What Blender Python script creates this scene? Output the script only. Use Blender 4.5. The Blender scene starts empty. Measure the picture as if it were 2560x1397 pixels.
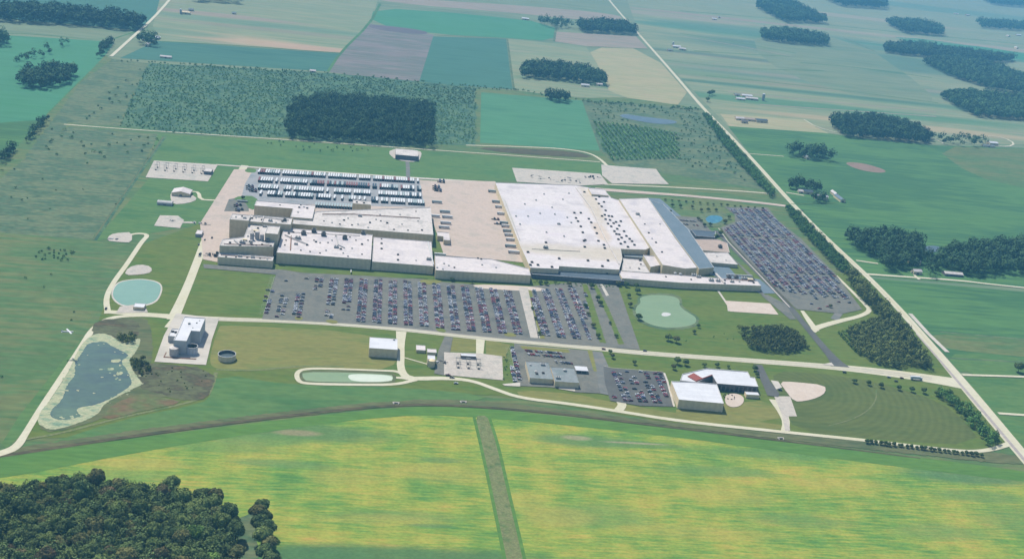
import bpy, math, random
import numpy as np
from mathutils import Vector, Matrix
from mathutils.geometry import tessellate_polygon
random.seed(7); rng = np.random.default_rng(7)
S = bpy.context.scene

# ------------------------------------------------------------------ camera
F = 2700.0; CX, CY = 1280.0, 698.5          # focal length and centre in photo pixels
ROLL = 0.125; PITCH = math.atan(1006.7 / F); H = 500.0
_r = Vector((1, 0, 0)); _f = Vector((0, math.cos(PITCH), -math.sin(PITCH))); _u = Vector((0, math.sin(PITCH), math.cos(PITCH)))
RC = math.cos(ROLL) * _r + math.sin(ROLL) * _u
UC = -math.sin(ROLL) * _r + math.cos(ROLL) * _u
cam = bpy.data.cameras.new('camera'); co = bpy.data.objects.new('camera', cam); S.collection.objects.link(co)
M = Matrix.Identity(4)
for i in range(3):
    M[i][0] = RC[i]; M[i][1] = UC[i]; M[i][2] = -_f[i]
M[2][3] = H
co.matrix_world = M
cam.sensor_width = 36; cam.lens = F / 2560 * 36; cam.clip_start = 1; cam.clip_end = 200000
S.camera = co

# ------------------------------------------------------------------ light
SUN_EL = math.radians(55); SUN_DIR = Vector((-0.62, 0.78, 0)).normalized()   # where the sun stands
SKY = 0.10; SUN = 4.0; EXPO = 0.79
w = bpy.data.worlds.new('World'); S.world = w; w.use_nodes = True
nt = w.node_tree; bg = nt.nodes['Background']; sk = nt.nodes.new('ShaderNodeTexSky')
sk.sky_type = 'NISHITA'; sk.sun_disc = False; sk.sun_elevation = SUN_EL
sk.sun_rotation = math.atan2(SUN_DIR.x, SUN_DIR.y); sk.air_density = 1.0; sk.dust_density = 1.0
nt.links.new(sk.outputs[0], bg.inputs[0]); bg.inputs[1].default_value = SKY
sd = bpy.data.lights.new('sun', 'SUN'); sd.energy = SUN; sd.angle = math.radians(0.5); sd.color = (1, .95, .87)
so = bpy.data.objects.new('sun', sd); S.collection.objects.link(so)
sv = Vector((SUN_DIR.x * math.cos(SUN_EL), SUN_DIR.y * math.cos(SUN_EL), math.sin(SUN_EL)))
so.rotation_euler = sv.to_track_quat('Z', 'Y').to_euler(); so.location = (0, 0, 900)
S.view_settings.view_transform = 'Standard'; S.view_settings.look = 'None'
S.view_settings.exposure = EXPO; S.view_settings.gamma = 1.0
S.cycles.max_bounces = 4; S.cycles.volume_bounces = 0; S.cycles.diffuse_bounces = 2
S.cycles.volume_max_steps = 64

# ------------------------------------------------------------------ geometry of the place
def G(px, py, z=0.0):
    d = _f * F + RC * (px - CX) - UC * (py - CY)
    t = (z - H) / d.z
    return Vector((d.x * t, d.y * t, z))
def proj(p):
    q = Vector(p) - Vector((0, 0, H)); k = F / q.dot(_f)
    return CX + q.dot(RC) * k, CY - q.dot(UC) * k
def hgt(px, py, top):          # height of an upright whose foot is at (px,py) and whose top shows at row top
    b = G(px, py); lo, hi = 0, 80
    for _ in range(30):
        m = (lo + hi) / 2
        if proj((b.x, b.y, m))[1] > top: lo = m
        else: hi = m
    return lo
_d = _f * F + RC * (990 - CX) - UC * (-353 - CY); V = Vector((_d.x, _d.y, 0)).normalized(); U = Vector((V.y, -V.x, 0))
TH = math.atan2(U.y, U.x)
def uv(p): return p.dot(U), p.dot(V)
def xy(u, v, z=0.0):
    q = U * u + V * v; return Vector((q.x, q.y, z))
def guv(px, py, z=0.0): return uv(G(px, py, z))

# ------------------------------------------------------------------ materials
K = 1.98
def lin(c):
    r = []
    for x in c[:3]:
        x = x / 255; r.append(x / 12.92 if x <= .04045 else ((x + .055) / 1.055) ** 2.4)
    return r
def alb(c): return tuple(min(.85, x / K) for x in lin(c)) + (1,)
MATS = {}
GAIN = dict(dry_lawn=(1.06,.92,.78), site_meadow=(.98,.84,.7), prairie=(1.2,.88,.86), ripening_soy=(1.05,.92,.84), white_membrane=(.97,.94,.9), patched_membrane=(.97,.94,.9), asphalt=(1,.96,.83), worn_asphalt=(1.05,.98,.85), dark_asphalt=(1,.96,.86), beet_field=(1.05,.85,1.05),
  dry_fallow=(.86,.86,.96), bean_field=(1.25,.96,.68), leaf_deep=(1.75,1.3,1.05), leaf_mid=(1.55,1.2,.95), leaf_olive=(1.3,1.05,.92), leaf_brown=(1.25,.98,.95), leaf_bright=(1.5,1.2,.85), panel_wall=(2.5,1.95,1.35), cream_wall=(1.5,1.38,1.35), dark_wall=(1.3,1.1,1),
  teal_pond_water=(1.4,1.1,.85), dark_pond_water=(.54,.68,.44), pale_stubble=(.93,.89,.88), ball_field=(1,.74,.5), bright_field=(.74,.9,1), green_pond_water=(1,.85,.65), mown_lawn=(.88,.78,.58), far_meadow=(.95,.88,.9), copse_leaf=(1.2,1.0,.8),
  belt_leaf=(1.4,1.2,.9), shrub_leaf=(1.7,1.5,1.15), rough_meadow=(1.1,.88,.85), scrub_ground=(1,.92,.85), green_soy=(1.05,.85,.72), gray_water=(.42,.45,.42), yard_paving=(1.08,1.02,.98))      # measured tint of each ground cover

def mat(name, cols, scale=60, fine=5, streak=1.0, rough=.95, amt=.12, spec=.1, detail=4, rot=None, metal=0, thr=None, vstripe=0, mixn=0, mstreak=8, msc=4, patches=(), rings=None, seams=None):
    """noise-blended colours over world position; streak stretches along the crop rows"""
    if name in MATS: return MATS[name]
    m = bpy.data.materials.new(name); m.use_nodes = True; n = m.node_tree; N = n.nodes; L = n.links
    b = N['Principled BSDF']; b.inputs['Roughness'].default_value = rough
    b.inputs['Specular IOR Level'].default_value = spec; b.inputs['Metallic'].default_value = metal
    geo = N.new('ShaderNodeNewGeometry'); mp = N.new('ShaderNodeMapping'); mp.vector_type = 'TEXTURE'
    mp.inputs['Rotation'].default_value = (0, 0, TH if rot is None else rot)
    mp.inputs['Scale'].default_value = (scale * streak, scale, scale)
    L.new(geo.outputs['Position'], mp.inputs['Vector'])
    nz = N.new('ShaderNodeTexNoise'); nz.inputs['Scale'].default_value = 1; nz.inputs['Detail'].default_value = detail
    nz.inputs['Roughness'].default_value = .6
    L.new(mp.outputs[0], nz.inputs['Vector'])
    cr = N.new('ShaderNodeValToRGB'); fac = nz.outputs[0]
    if mixn:
        mpa = N.new('ShaderNodeMapping'); mpa.vector_type = 'TEXTURE'; mpa.inputs['Rotation'].default_value = (0, 0, TH if rot is None else rot)
        mpa.inputs['Scale'].default_value = (msc * mstreak, msc, msc); L.new(geo.outputs['Position'], mpa.inputs['Vector'])
        na = N.new('ShaderNodeTexNoise'); na.inputs['Scale'].default_value = 1; na.inputs['Detail'].default_value = 3; L.new(mpa.outputs[0], na.inputs['Vector'])
        mm = N.new('ShaderNodeMath'); mm.operation = 'MULTIPLY_ADD'; mm.inputs[1].default_value = mixn; L.new(na.outputs[0], mm.inputs[0])
        m2 = N.new('ShaderNodeMath'); m2.operation = 'MULTIPLY'; m2.inputs[1].default_value = 1 - mixn; L.new(fac, m2.inputs[0]); L.new(m2.outputs[0], mm.inputs[2]); fac = mm.outputs[0]
    L.new(fac, cr.inputs[0])
    el = cr.color_ramp.elements; k = len(cols); a, z = (.34, .66) if thr is None else thr
    while len(el) < k: el.new(.5)
    gn = GAIN.get(name, (1, 1, 1))
    for i, c in enumerate(cols):
        el[i].position = a + (z - a) * (i / (k - 1) if k > 1 else 0); el[i].color = tuple(min(.85, x * q) for x, q in zip(alb(c)[:3], gn)) + (1,)
    if k == 1: el[1].color = el[0].color
    mp2 = N.new('ShaderNodeMapping'); mp2.vector_type = 'TEXTURE'
    mp2.inputs['Rotation'].default_value = (0, 0, TH if rot is None else rot)
    mp2.inputs['Scale'].default_value = (fine * max(1, streak), fine, fine)
    L.new(geo.outputs['Position'], mp2.inputs['Vector'])
    n2 = N.new('ShaderNodeTexNoise'); n2.inputs['Scale'].default_value = 1; n2.inputs['Detail'].default_value = 3
    L.new(mp2.outputs[0], n2.inputs['Vector'])
    mr = N.new('ShaderNodeMapRange'); mr.inputs[1].default_value = .3; mr.inputs[2].default_value = .7
    mr.inputs[3].default_value = 1 - amt; mr.inputs[4].default_value = 1 + amt
    L.new(n2.outputs[0], mr.inputs[0])
    mx = N.new('ShaderNodeVectorMath'); mx.operation = 'SCALE'
    base = cr.outputs[0]
    for (qx, qy, ru, rv, col, st) in patches:
        c0 = G(qx, qy); pm = N.new('ShaderNodeMapping'); pm.vector_type = 'TEXTURE'; pm.inputs['Location'].default_value = (c0.x, c0.y, 0)
        pm.inputs['Rotation'].default_value = (0, 0, TH); pm.inputs['Scale'].default_value = (ru, rv, 1e5)
        L.new(geo.outputs['Position'], pm.inputs['Vector']); ad = N.new('ShaderNodeVectorMath'); ad.operation = 'MULTIPLY_ADD'
        ad.inputs[1].default_value = (.9, .9, 0); L.new(nz.outputs['Color'], ad.inputs[0]); L.new(pm.outputs[0], ad.inputs[2])
        sb = N.new('ShaderNodeVectorMath'); sb.operation = 'SUBTRACT'; sb.inputs[1].default_value = (.45, .45, 0); L.new(ad.outputs[0], sb.inputs[0])
        gr = N.new('ShaderNodeTexGradient'); gr.gradient_type = 'SPHERICAL'; L.new(sb.outputs[0], gr.inputs[0])
        m5 = N.new('ShaderNodeMapRange'); m5.inputs[1].default_value = 0; m5.inputs[2].default_value = .45; m5.inputs[4].default_value = min(1, st * .95); L.new(gr.outputs['Fac'], m5.inputs[0])
        mc = N.new('ShaderNodeMix'); mc.data_type = 'RGBA';  L.new(m5.outputs[0], mc.inputs[0]); L.new(base, mc.inputs[6]); mc.inputs[7].default_value = tuple(x * q for x, q in zip(alb(col)[:3], gn)) + (1,); base = mc.outputs[2]
    L.new(base, mx.inputs[0]); L.new(mr.outputs[0], mx.inputs['Scale'])
    out = mx.outputs[0]
    if seams:
        mps = N.new('ShaderNodeMapping'); mps.vector_type = 'TEXTURE'; mps.inputs['Rotation'].default_value = (0, 0, TH); L.new(geo.outputs['Position'], mps.inputs['Vector'])
        bk = N.new('ShaderNodeTexBrick'); bk.inputs['Scale'].default_value = 1; bk.inputs['Brick Width'].default_value = seams[0]; bk.inputs['Row Height'].default_value = seams[1]; bk.inputs['Mortar Size'].default_value = .35; bk.inputs['Mortar Smooth'].default_value = 1
        bk.inputs['Color1'].default_value = (1, 1, 1, 1); bk.inputs['Color2'].default_value = (.93, .93, .93, 1); bk.inputs['Mortar'].default_value = (.84, .84, .84, 1); L.new(mps.outputs[0], bk.inputs['Vector'])
        mq = N.new('ShaderNodeVectorMath'); mq.operation = 'MULTIPLY'; L.new(out, mq.inputs[0]); L.new(bk.outputs[0], mq.inputs[1]); out = mq.outputs[0]
    if rings:
        c0 = G(*rings[0]); pm = N.new('ShaderNodeMapping'); pm.vector_type = 'TEXTURE'; pm.inputs['Location'].default_value = (c0.x, c0.y, 0); L.new(geo.outputs['Position'], pm.inputs['Vector'])
        wv = N.new('ShaderNodeTexWave'); wv.wave_type = 'RINGS'; wv.rings_direction = 'Z'; wv.inputs['Scale'].default_value = .314 / rings[1]; wv.inputs['Distortion'].default_value = .6; L.new(pm.outputs[0], wv.inputs['Vector'])
        m3 = N.new('ShaderNodeMapRange'); m3.inputs[3].default_value = .93; m3.inputs[4].default_value = 1.05; L.new(wv.outputs['Fac'], m3.inputs[0])
        mx3 = N.new('ShaderNodeVectorMath'); mx3.operation = 'SCALE'; L.new(out, mx3.inputs[0]); L.new(m3.outputs[0], mx3.inputs['Scale']); out = mx3.outputs[0]
    if vstripe:
        wv = N.new('ShaderNodeTexWave'); wv.wave_type = 'BANDS'; wv.bands_direction = 'X'; wv.inputs['Scale'].default_value = .314 / vstripe
        mp3 = N.new('ShaderNodeMapping'); mp3.vector_type = 'TEXTURE'; mp3.inputs['Rotation'].default_value = (0, 0, TH)
        L.new(geo.outputs['Position'], mp3.inputs['Vector']); L.new(mp3.outputs[0], wv.inputs['Vector'])
        m3 = N.new('ShaderNodeMapRange'); m3.inputs[3].default_value = .96; m3.inputs[4].default_value = 1.03; L.new(wv.outputs['Fac'], m3.inputs[0])
        mx2 = N.new('ShaderNodeVectorMath'); mx2.operation = 'SCALE'; L.new(out, mx2.inputs[0]); L.new(m3.outputs[0], mx2.inputs['Scale']); out = mx2.outputs[0]
    L.new(out, b.inputs['Base Color'])
    MATS[name] = m; return m
def leafmat(name, cols, scale=9):
    m = mat(name, cols, scale=scale, fine=1.6, amt=.35, detail=2, rough=.9, spec=.08)
    N = m.node_tree.nodes; L = m.node_tree.links
    oi = N.new('ShaderNodeObjectInfo'); mr = N.new('ShaderNodeMapRange'); mr.inputs[3].default_value = .72; mr.inputs[4].default_value = 1.3
    L.new(oi.outputs['Random'], mr.inputs[0]); b = N['Principled BSDF']; src = b.inputs['Base Color'].links[0].from_socket
    mx = N.new('ShaderNodeVectorMath'); mx.operation = 'SCALE'; L.new(src, mx.inputs[0]); L.new(mr.outputs[0], mx.inputs['Scale'])
    at = N.new('ShaderNodeAttribute'); at.attribute_name = 'tint'; ma = N.new('ShaderNodeMath'); ma.operation = 'ADD'; ma.inputs[1].default_value = 1.0; L.new(at.outputs['Fac'], ma.inputs[0])
    my = N.new('ShaderNodeVectorMath'); my.operation = 'SCALE'; L.new(mx.outputs[0], my.inputs[0]); L.new(ma.outputs[0], my.inputs['Scale'])
    L.new(my.outputs[0], b.inputs['Base Color']); return m

GRN = (100,146,110)
PALE_P = [(540,92,260,70,(200,184,146),.9),(690,112,260,60,(204,182,148),.9),(800,124,200,50,(206,178,150),.8),(640,60,500,60,(104,150,122),.6),(560,40,300,50,(178,158,144),.7),(720,80,500,50,(160,152,134),.5),(430,80,200,60,(96,150,116),.7),(1800,78,420,160,(84,150,110),.8),(2000,95,900,260,(104,148,122),.8),(2180,150,900,300,(92,136,112),.8),(2080,205,700,140,(100,144,118),.7),(1850,50,700,60,(176,156,142),.7),(1880,150,600,40,(120,112,108),.5),
          (1850,145,500,45,(100,138,112),.7),(2000,262,900,70,(84,146,104),.8),(2200,250,800,50,(96,146,110),.7),(2150,210,800,50,(170,164,140),.6),(2300,320,600,50,(200,184,146),.8),(1900,205,400,60,(150,152,124),.7),
          (2400,110,900,90,(188,174,150),.7),(2450,140,700,80,(84,146,114),.8),(1680,40,500,100,(178,166,146),.6),(2150,45,700,120,(186,174,148),.7),(1960,225,700,30,(86,128,102),.7),(2400,30,1500,300,(96,146,118),.6),(1700,180,300,60,(122,158,116),.8)]
SOY_P = [(750,1080,95,22,(104,146,92),.9),(640,1100,60,14,(112,158,92),.8),(735,1082,26,7,(156,158,124),.9),(560,1120,70,12,(116,160,88),.7),(700,1160,50,8,(112,156,96),.7),(1100,1150,28,6,(108,150,92),.7),(1075,1315,22,3.5,(98,150,92),.9),
         (1470,1102,60,16,(104,150,92),.9),(1440,1095,16,6,(166,172,138),.9),(1600,1112,60,8,(108,150,92),.8),(1580,1108,40,2.2,(170,172,146),.8),(1900,1135,80,12,(106,156,90),.8),(1800,1180,80,12,(112,158,92),.7),(1500,1290,60,24,(122,162,92),.6),
         (1000,1290,60,10,(116,158,92),.6),(860,1190,46,18,(186,184,100),0.36),(1090,1180,60,20,(186,184,100),0.42),(940,1300,70,10,(186,184,100),0.36),(360,1160,45,12,(186,184,100),0.54),(1390,1290,40,18,(186,184,100),0.48),(2100,1210,60,12,(186,184,100),0.42),
         (1820,1240,50,18,(186,184,100),0.42),(2420,1190,90,18,(96,142,96),.9),(2450,1240,60,14,(110,156,92),.7),(2600,1310,70,40,(112,152,92),.5),(300,1190,60,14,(122,166,88),.7),(2000,1300,60,14,(112,156,90),.6),(2350,1330,60,16,(118,160,92),.6),(1750,1330,80,14,(186,184,100),0.36),(1300,1250,30,20,(186,184,100),0.36),(960,1400,180,22,(88,136,88),.95),(760,1385,60,12,(88,136,88),.9)]
m_farm   = mat('far_meadow', [(118,150,112),(140,160,122),(108,146,110)], 260, 40, 3, amt=.08, mixn=.35, msc=30, mstreak=9)
m_teal   = mat('beet_field', [(66,126,98),(80,140,106),(72,130,96)], 160, 25, 3, amt=.06, mixn=.4, msc=16, mstreak=9)
m_bgreen = mat('bright_field', [(82,146,98),(98,156,108),(88,150,96)], 150, 25, 3, amt=.06, mixn=.4, msc=14, mstreak=9)
m_pale   = mat('pale_stubble', [(134,162,122),(162,170,132),(142,164,126),(170,168,138)], 130, 25, 4, amt=.08, mixn=.45, msc=24, mstreak=10, patches=PALE_P)
m_tan    = mat('tan_stubble', [(150,164,122),(190,178,138),(170,172,130),(200,180,146)], 90, 20, 3, amt=.07, mixn=.4, msc=14, mstreak=9)
m_pink   = mat('ploughed_soil', [(150,148,128),(172,156,138),(146,152,126)], 120, 20, 5, amt=.08, mixn=.4, msc=20, mstreak=9)
m_brown  = mat('dry_fallow', [(142,138,126),(128,136,118),(156,146,134),(136,138,124)], 90, 20, 3, amt=.10, mixn=.4, msc=14, mstreak=9)
m_clear  = mat('clear_meadow', [(82,142,102),(94,150,108),(76,134,98)], 120, 20, 3, amt=.07, mixn=.4, msc=12, mstreak=8)
m_dgreen = mat('bean_field', [(72,128,90),(88,144,98),(66,120,90),(80,136,94)], 140, 14, 3, amt=.08, mixn=.4, msc=10, mstreak=10)
m_rough  = mat('rough_meadow', [(94,134,100),(118,144,106),(82,124,92),(112,136,104)], 50, 6, 1.5, amt=.22, mixn=.4, msc=8, mstreak=4)
m_prairie= mat('prairie', [(88,130,84),(114,142,92),(84,136,84),(106,134,90)], 100, 7, 2.2, amt=.14, mixn=.4, msc=9, mstreak=8)
m_scrub  = mat('scrub_ground', [(78,124,90),(106,140,104),(66,110,90),(96,134,98)], 36, 4.5, 1, amt=.34)
m_lawn   = mat('mown_lawn', [(98,138,72),(122,146,82),(94,138,72)], 60, 5, 2.5, amt=.12, mixn=.35, msc=6, mstreak=7)
m_lawn2  = mat('site_meadow', [(84,140,90),(106,150,94),(80,134,86)], 60, 5, 2.5, amt=.12, mixn=.35, msc=7, mstreak=7)
m_olive  = mat('dry_lawn', [(128,142,86),(142,150,92),(114,142,82)], 45, 4, 2.5, amt=.11, mixn=.35, msc=5, mstreak=7)
m_ball   = mat('ball_field', [(98,130,88),(108,138,92),(92,128,86)], 50, 4, 3, amt=.09, rings=((1952,957), 8))
m_soy    = mat('ripening_soy', [(90,148,78),(116,166,80),(152,180,84),(178,186,90),(198,180,98)], 46, 2.0, 1.6, amt=.14, detail=6, thr=(.33,.69), mixn=.42, msc=2.6, mstreak=9, patches=SOY_P, vstripe=26)
m_soyg   = mat('green_soy', [(88,146,78),(106,158,82)], 40, 4, 4, amt=.12, mixn=.4, msc=4, mstreak=8)
m_track  = mat('grass_waterway', [(120,136,84),(136,142,96),(106,128,78)], 14, 1.8, 1, amt=.22)
m_ditch  = mat('ditch_bank', [(104,118,80),(118,122,84),(92,110,74)], 20, 3, 4, amt=.18)
m_ditchd = mat('ditch_bed', [(90,92,68),(106,100,74),(80,88,64)], 14, 3, 3, amt=.25)
m_reed   = mat('reed_bed', [(104,104,78),(112,118,84),(92,92,70),(120,106,80)], 16, 2.5, 2, amt=.22)
m_rust   = mat('rust_reeds', [(126,106,76),(112,126,80),(132,112,84)], 20, 3, 2, amt=.18)
m_conc   = mat('concrete', [(214,206,190),(226,218,204),(206,200,186)], 30, 4, 2, amt=.05)
m_road   = mat('road_concrete', [(224,218,186),(232,226,200)], 40, 4, 1, amt=.06)
m_grav   = mat('pale_gravel', [(206,198,186),(216,206,192),(196,192,180)], 18, 3, 1, amt=.10)
m_court  = mat('yard_paving', [(204,192,178),(212,198,186),(196,188,176)], 35, 4, 1, amt=.06)
m_asph   = mat('asphalt', [(124,130,130),(136,138,136),(116,122,124)], 30, 3, 1, amt=.10)
m_asphd  = mat('dark_asphalt', [(104,108,112),(116,120,120)], 30, 3, 1, amt=.08)
m_yard   = mat('yard_asphalt', [(166,170,172),(178,178,178),(156,162,164)], 22, 3, 2, amt=.1)
m_asphb  = mat('worn_asphalt', [(134,140,142),(126,134,138),(146,148,148)], 22, 3, 2, amt=.08)
m_sand   = mat('infield_clay', [(224,206,188),(232,216,200)], 15, 3, 1, amt=.05)
m_line   = mat('white_paint', [(226,226,220)], 30, 3, 1, amt=.06)
m_soil   = mat('bare_soil', [(164,136,122),(150,134,116)], 20, 4, 3, amt=.12)
m_algae  = mat('duckweed', [(150,172,138),(196,196,156),(176,186,146),(130,160,130)], 7, 1.2, 2, amt=.2, rough=.7)
m_pondg  = mat('green_pond_water', [(138,178,142),(148,184,150)], 40, 6, 2, amt=.05, rough=.35, spec=.3)
m_white_w= mat('painted_glare_water', [(232,240,220),(222,236,210)], 20, 3, 2, amt=.04, rough=.4)  # near-white water: glare on the lagoon painted into the colour
m_pondt  = mat('teal_pond_water', [(112,166,160),(120,172,164)], 40, 6, 2, amt=.04, rough=.25, spec=.4)
m_pondb  = mat('dark_pond_water', [(104,120,130),(116,136,134),(100,116,132)], 30, 3, 2, amt=.12, patches=[(165,1035,18,14,(134,154,140),.8),(300,920,18,12,(128,150,134),.6)], rough=.2, spec=.4)
m_blue   = mat('blue_pond_water', [(58,138,156),(40,112,136),(76,164,176)], 12, 4, 1, amt=.08, rough=.3, spec=.4)
m_grayw  = mat('gray_water', [(120,140,150),(130,148,158)], 30, 6, 2, amt=.05, rough=.3, spec=.3)
m_roofw  = mat('white_membrane', [(244,236,238),(250,242,240),(228,222,226)], 22, 4, 1, amt=.07, rough=.6, seams=(22, 7))
m_roofc  = mat('cream_membrane', [(232,224,214),(240,230,222),(206,200,192)], 16, 3, 1, amt=.12, rough=.7, seams=(14, 6))
m_roofb  = mat('patched_membrane', [(246,238,242),(250,244,244),(228,222,226)], 30, 4, 1, amt=.07, rough=.6, seams=(30, 9), patches=[(1420,650,150,34,(236,226,212),.9),(1530,655,60,40,(232,222,206),.9),(1478,530,16,120,(236,224,204),.9),(1260,560,14,130,(228,224,210),.8),(1500,600,14,60,(238,222,204),.9),(1380,648,60,16,(226,220,206),.9),(1350,560,60,60,(238,236,246),.8)])
m_roofs  = mat('snow_roof', [(250,250,252),(240,240,242)], 14, 3, 1, amt=.03, rough=.5, seams=(40, 5))
m_roofg  = mat('ballast_roof', [(150,164,160),(160,166,166),(140,152,152)], 14, 3, 1, amt=.10)
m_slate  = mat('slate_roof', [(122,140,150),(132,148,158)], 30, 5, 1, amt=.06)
m_dark   = mat('dark_roof', [(96,112,124),(108,120,130)], 20, 4, 1, amt=.10)
m_wallg  = mat('panel_wall', [(172,178,176),(186,188,178)], 25, 3, 1, amt=.08, vstripe=6)
m_wallc  = mat('cream_wall', [(214,206,172),(202,196,164)], 20, 3, 1, amt=.08, vstripe=6)
m_walld  = mat('dark_wall', [(116,124,132),(132,136,142)], 20, 3, 1, amt=.10, vstripe=5)
m_cap    = mat('parapet_cap', [(232,230,226)], 20, 3, 1, amt=.05)
m_vent   = mat('vent_metal', [(120,118,116),(140,136,130)], 5, 2, 1, amt=.2, rough=.6)
m_ventk  = mat('dark_vent', [(92,88,86),(104,98,94)], 5, 2, 1, amt=.2, rough=.6)
m_ventl  = mat('light_metal', [(196,196,192),(214,212,206)], 5, 2, 1, amt=.1, rough=.5)
m_ventd  = mat('dark_metal', [(66,66,68),(84,80,78)], 5, 2, 1, amt=.2, rough=.6)
m_rustm  = mat('rusty_pipe', [(150,104,80),(166,124,98)], 5, 2, 1, amt=.2)
m_terra  = mat('terracotta_roof', [(176,104,92),(168,98,88)], 8, 2, 1, amt=.1)
m_pinkr  = mat('tan_gravel_roof', [(206,184,168),(196,178,164)], 14, 3, 2, amt=.08)
m_glass  = mat('dark_glass', [(50,60,72),(60,70,80)], 8, 2, 1, amt=.2, rough=.2, spec=.5)
m_yellow = mat('yellow_steel', [(190,170,70)], 8, 2, 1)
m_bark   = mat('bark', [(96,84,70),(80,72,60)], 3, 1, 1, amt=.2)
m_leaf   = [leafmat('leaf_deep', [(64,96,66),(92,124,80),(74,104,70)]), leafmat('leaf_mid', [(84,118,74),(116,146,92),(96,130,82)]),
            leafmat('leaf_olive', [(110,128,82),(136,148,96),(96,120,80)]), leafmat('leaf_brown', [(122,120,86),(110,122,82),(134,128,96)]),
            leafmat('leaf_bright', [(104,152,84),(124,168,98),(92,138,82)])]
m_woodf  = leafmat('far_wood_leaf', [(62,96,64),(98,130,84),(74,108,70)], 10)
m_shrub  = leafmat('shrub_leaf', [(84,128,86),(110,148,100),(72,118,80)], 8)

# ------------------------------------------------------------------ object helpers
def tag(o, label=None, cat=None, group=None, kind=None):
    if label: o['label'] = label
    if cat: o['category'] = cat
    if group: o['group'] = group
    if kind: o['kind'] = kind
    return o
def link(name, me, parent=None, loc=None, rz=0):
    o = bpy.data.objects.new(name, me); S.collection.objects.link(o)
    if parent is not None: o.parent = parent
    if loc is not None: o.location = loc
    o.rotation_euler = (0, 0, rz); return o
def thing(name, label, cat, loc=(0, 0, 0), rz=0, group=None):
    return tag(link(name, None, None, loc, rz), label, cat, group)
class MB:
    """collects faces of one mesh object"""
    def __init__(s): s.v = []; s.f = []; s.m = []
    def add(s, vs, fs, mi=0):
        b = len(s.v); s.v.extend([tuple(p) for p in vs]); s.f.extend([tuple(b + i for i in f) for f in fs]); s.m.extend([mi] * len(fs))
    def box(s, c, d, rz=0, mi=0, taper=1.0):
        x, y, z = c; a, b_, h = d[0] / 2, d[1] / 2, d[2]; cs, sn = math.cos(rz), math.sin(rz); vs = []
        for zz, t in ((0, 1), (h, taper)):
            for sx, sy in ((-1, -1), (1, -1), (1, 1), (-1, 1)):
                px, py = sx * a * t, sy * b_ * t; vs.append((x + px * cs - py * sn, y + px * sn + py * cs, z + zz))
        s.add(vs, [(0, 1, 5, 4), (1, 2, 6, 5), (2, 3, 7, 6), (3, 0, 4, 7), (4, 5, 6, 7), (3, 2, 1, 0)], mi)
    def cyl(s, c, r, h, n=14, mi=0, r2=None, cap=True):
        x, y, z = c; r2 = r if r2 is None else r2; vs = []
        for zz, rr in ((z, r), (z + h, r2)):
            vs += [(x + rr * math.cos(2 * math.pi * i / n), y + rr * math.sin(2 * math.pi * i / n), zz) for i in range(n)]
        fs = [(i, (i + 1) % n, n + (i + 1) % n, n + i) for i in range(n)]
        if cap: fs += [tuple(range(n, 2 * n)), tuple(range(n - 1, -1, -1))]
        s.add(vs, fs, mi)
    def bar(s, a, b, r, n=6, mi=0):
        a = Vector(a); b = Vector(b); d = (b - a).normalized(); q = d.to_track_quat('Z', 'Y'); vs = []
        for p in (a, b):
            for i in range(n): vs.append(p + q @ Vector((r * math.cos(2 * math.pi * i / n), r * math.sin(2 * math.pi * i / n), 0)))
        s.add(vs, [(i, (i + 1) % n, n + (i + 1) % n, n + i) for i in range(n)] + [tuple(range(n, 2 * n)), tuple(range(n - 1, -1, -1))], mi)
    def mesh(s, name, mats, smooth=False):
        me = bpy.data.meshes.new(name); me.from_pydata(s.v, [], s.f)
        for m in (mats if isinstance(mats, (list, tuple)) else [mats]): me.materials.append(m)
        if any(s.m): me.polygons.foreach_set('material_index', s.m)
        if smooth: me.polygons.foreach_set('use_smooth', [True] * len(me.polygons))
        me.update(); return me
    def build(s, name, mats, parent=None, loc=None, rz=0): return link(name, s.mesh(name, mats), parent, loc, rz)

def smooth_px(pts, it=3, closed=True):
    for _ in range(it):
        q = []; n = len(pts)
        for i in range(n if closed else n - 1):
            a, b = pts[i], pts[(i + 1) % n]
            q += [tuple(a[k] * .75 + b[k] * .25 for k in range(len(a))), tuple(a[k] * .25 + b[k] * .75 for k in range(len(a)))]
        if not closed: q = [pts[0]] + q + [pts[-1]]
        pts = q
    return pts
LAYER = [0]
def sheet(name, pts, m, z, sm=0, jag=0, thick=0):
    """flat ground sheet traced on the ground plane"""
    if sm: pts = smooth_px(pts, sm)
    w3 = [G(*p[:2]) for p in pts]
    if jag:
        q = []
        for i in range(len(w3)):
            a, b = w3[i], w3[(i + 1) % len(w3)]; k = max(1, int((b - a).length / (jag * 3)))
            for j in range(k):
                p = a.lerp(b, j / k); q.append(p + Vector((rng.normal() * jag * .4, rng.normal() * jag * .6, 0)))
        w3 = q
    zz = z + LAYER[0] * .0007; LAYER[0] += 1
    w3 = [Vector((p.x, p.y, zz)) for p in w3]
    tri = tessellate_polygon([w3]); mb = MB()
    fs = []
    for t in tri:
        a, b, c = (w3[i] for i in t)
        fs.append(t if (b - a).cross(c - a).z > 0 else (t[0], t[2], t[1]))
    mb.add(w3, fs); return tag(mb.build(name, m), kind='structure')
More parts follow.
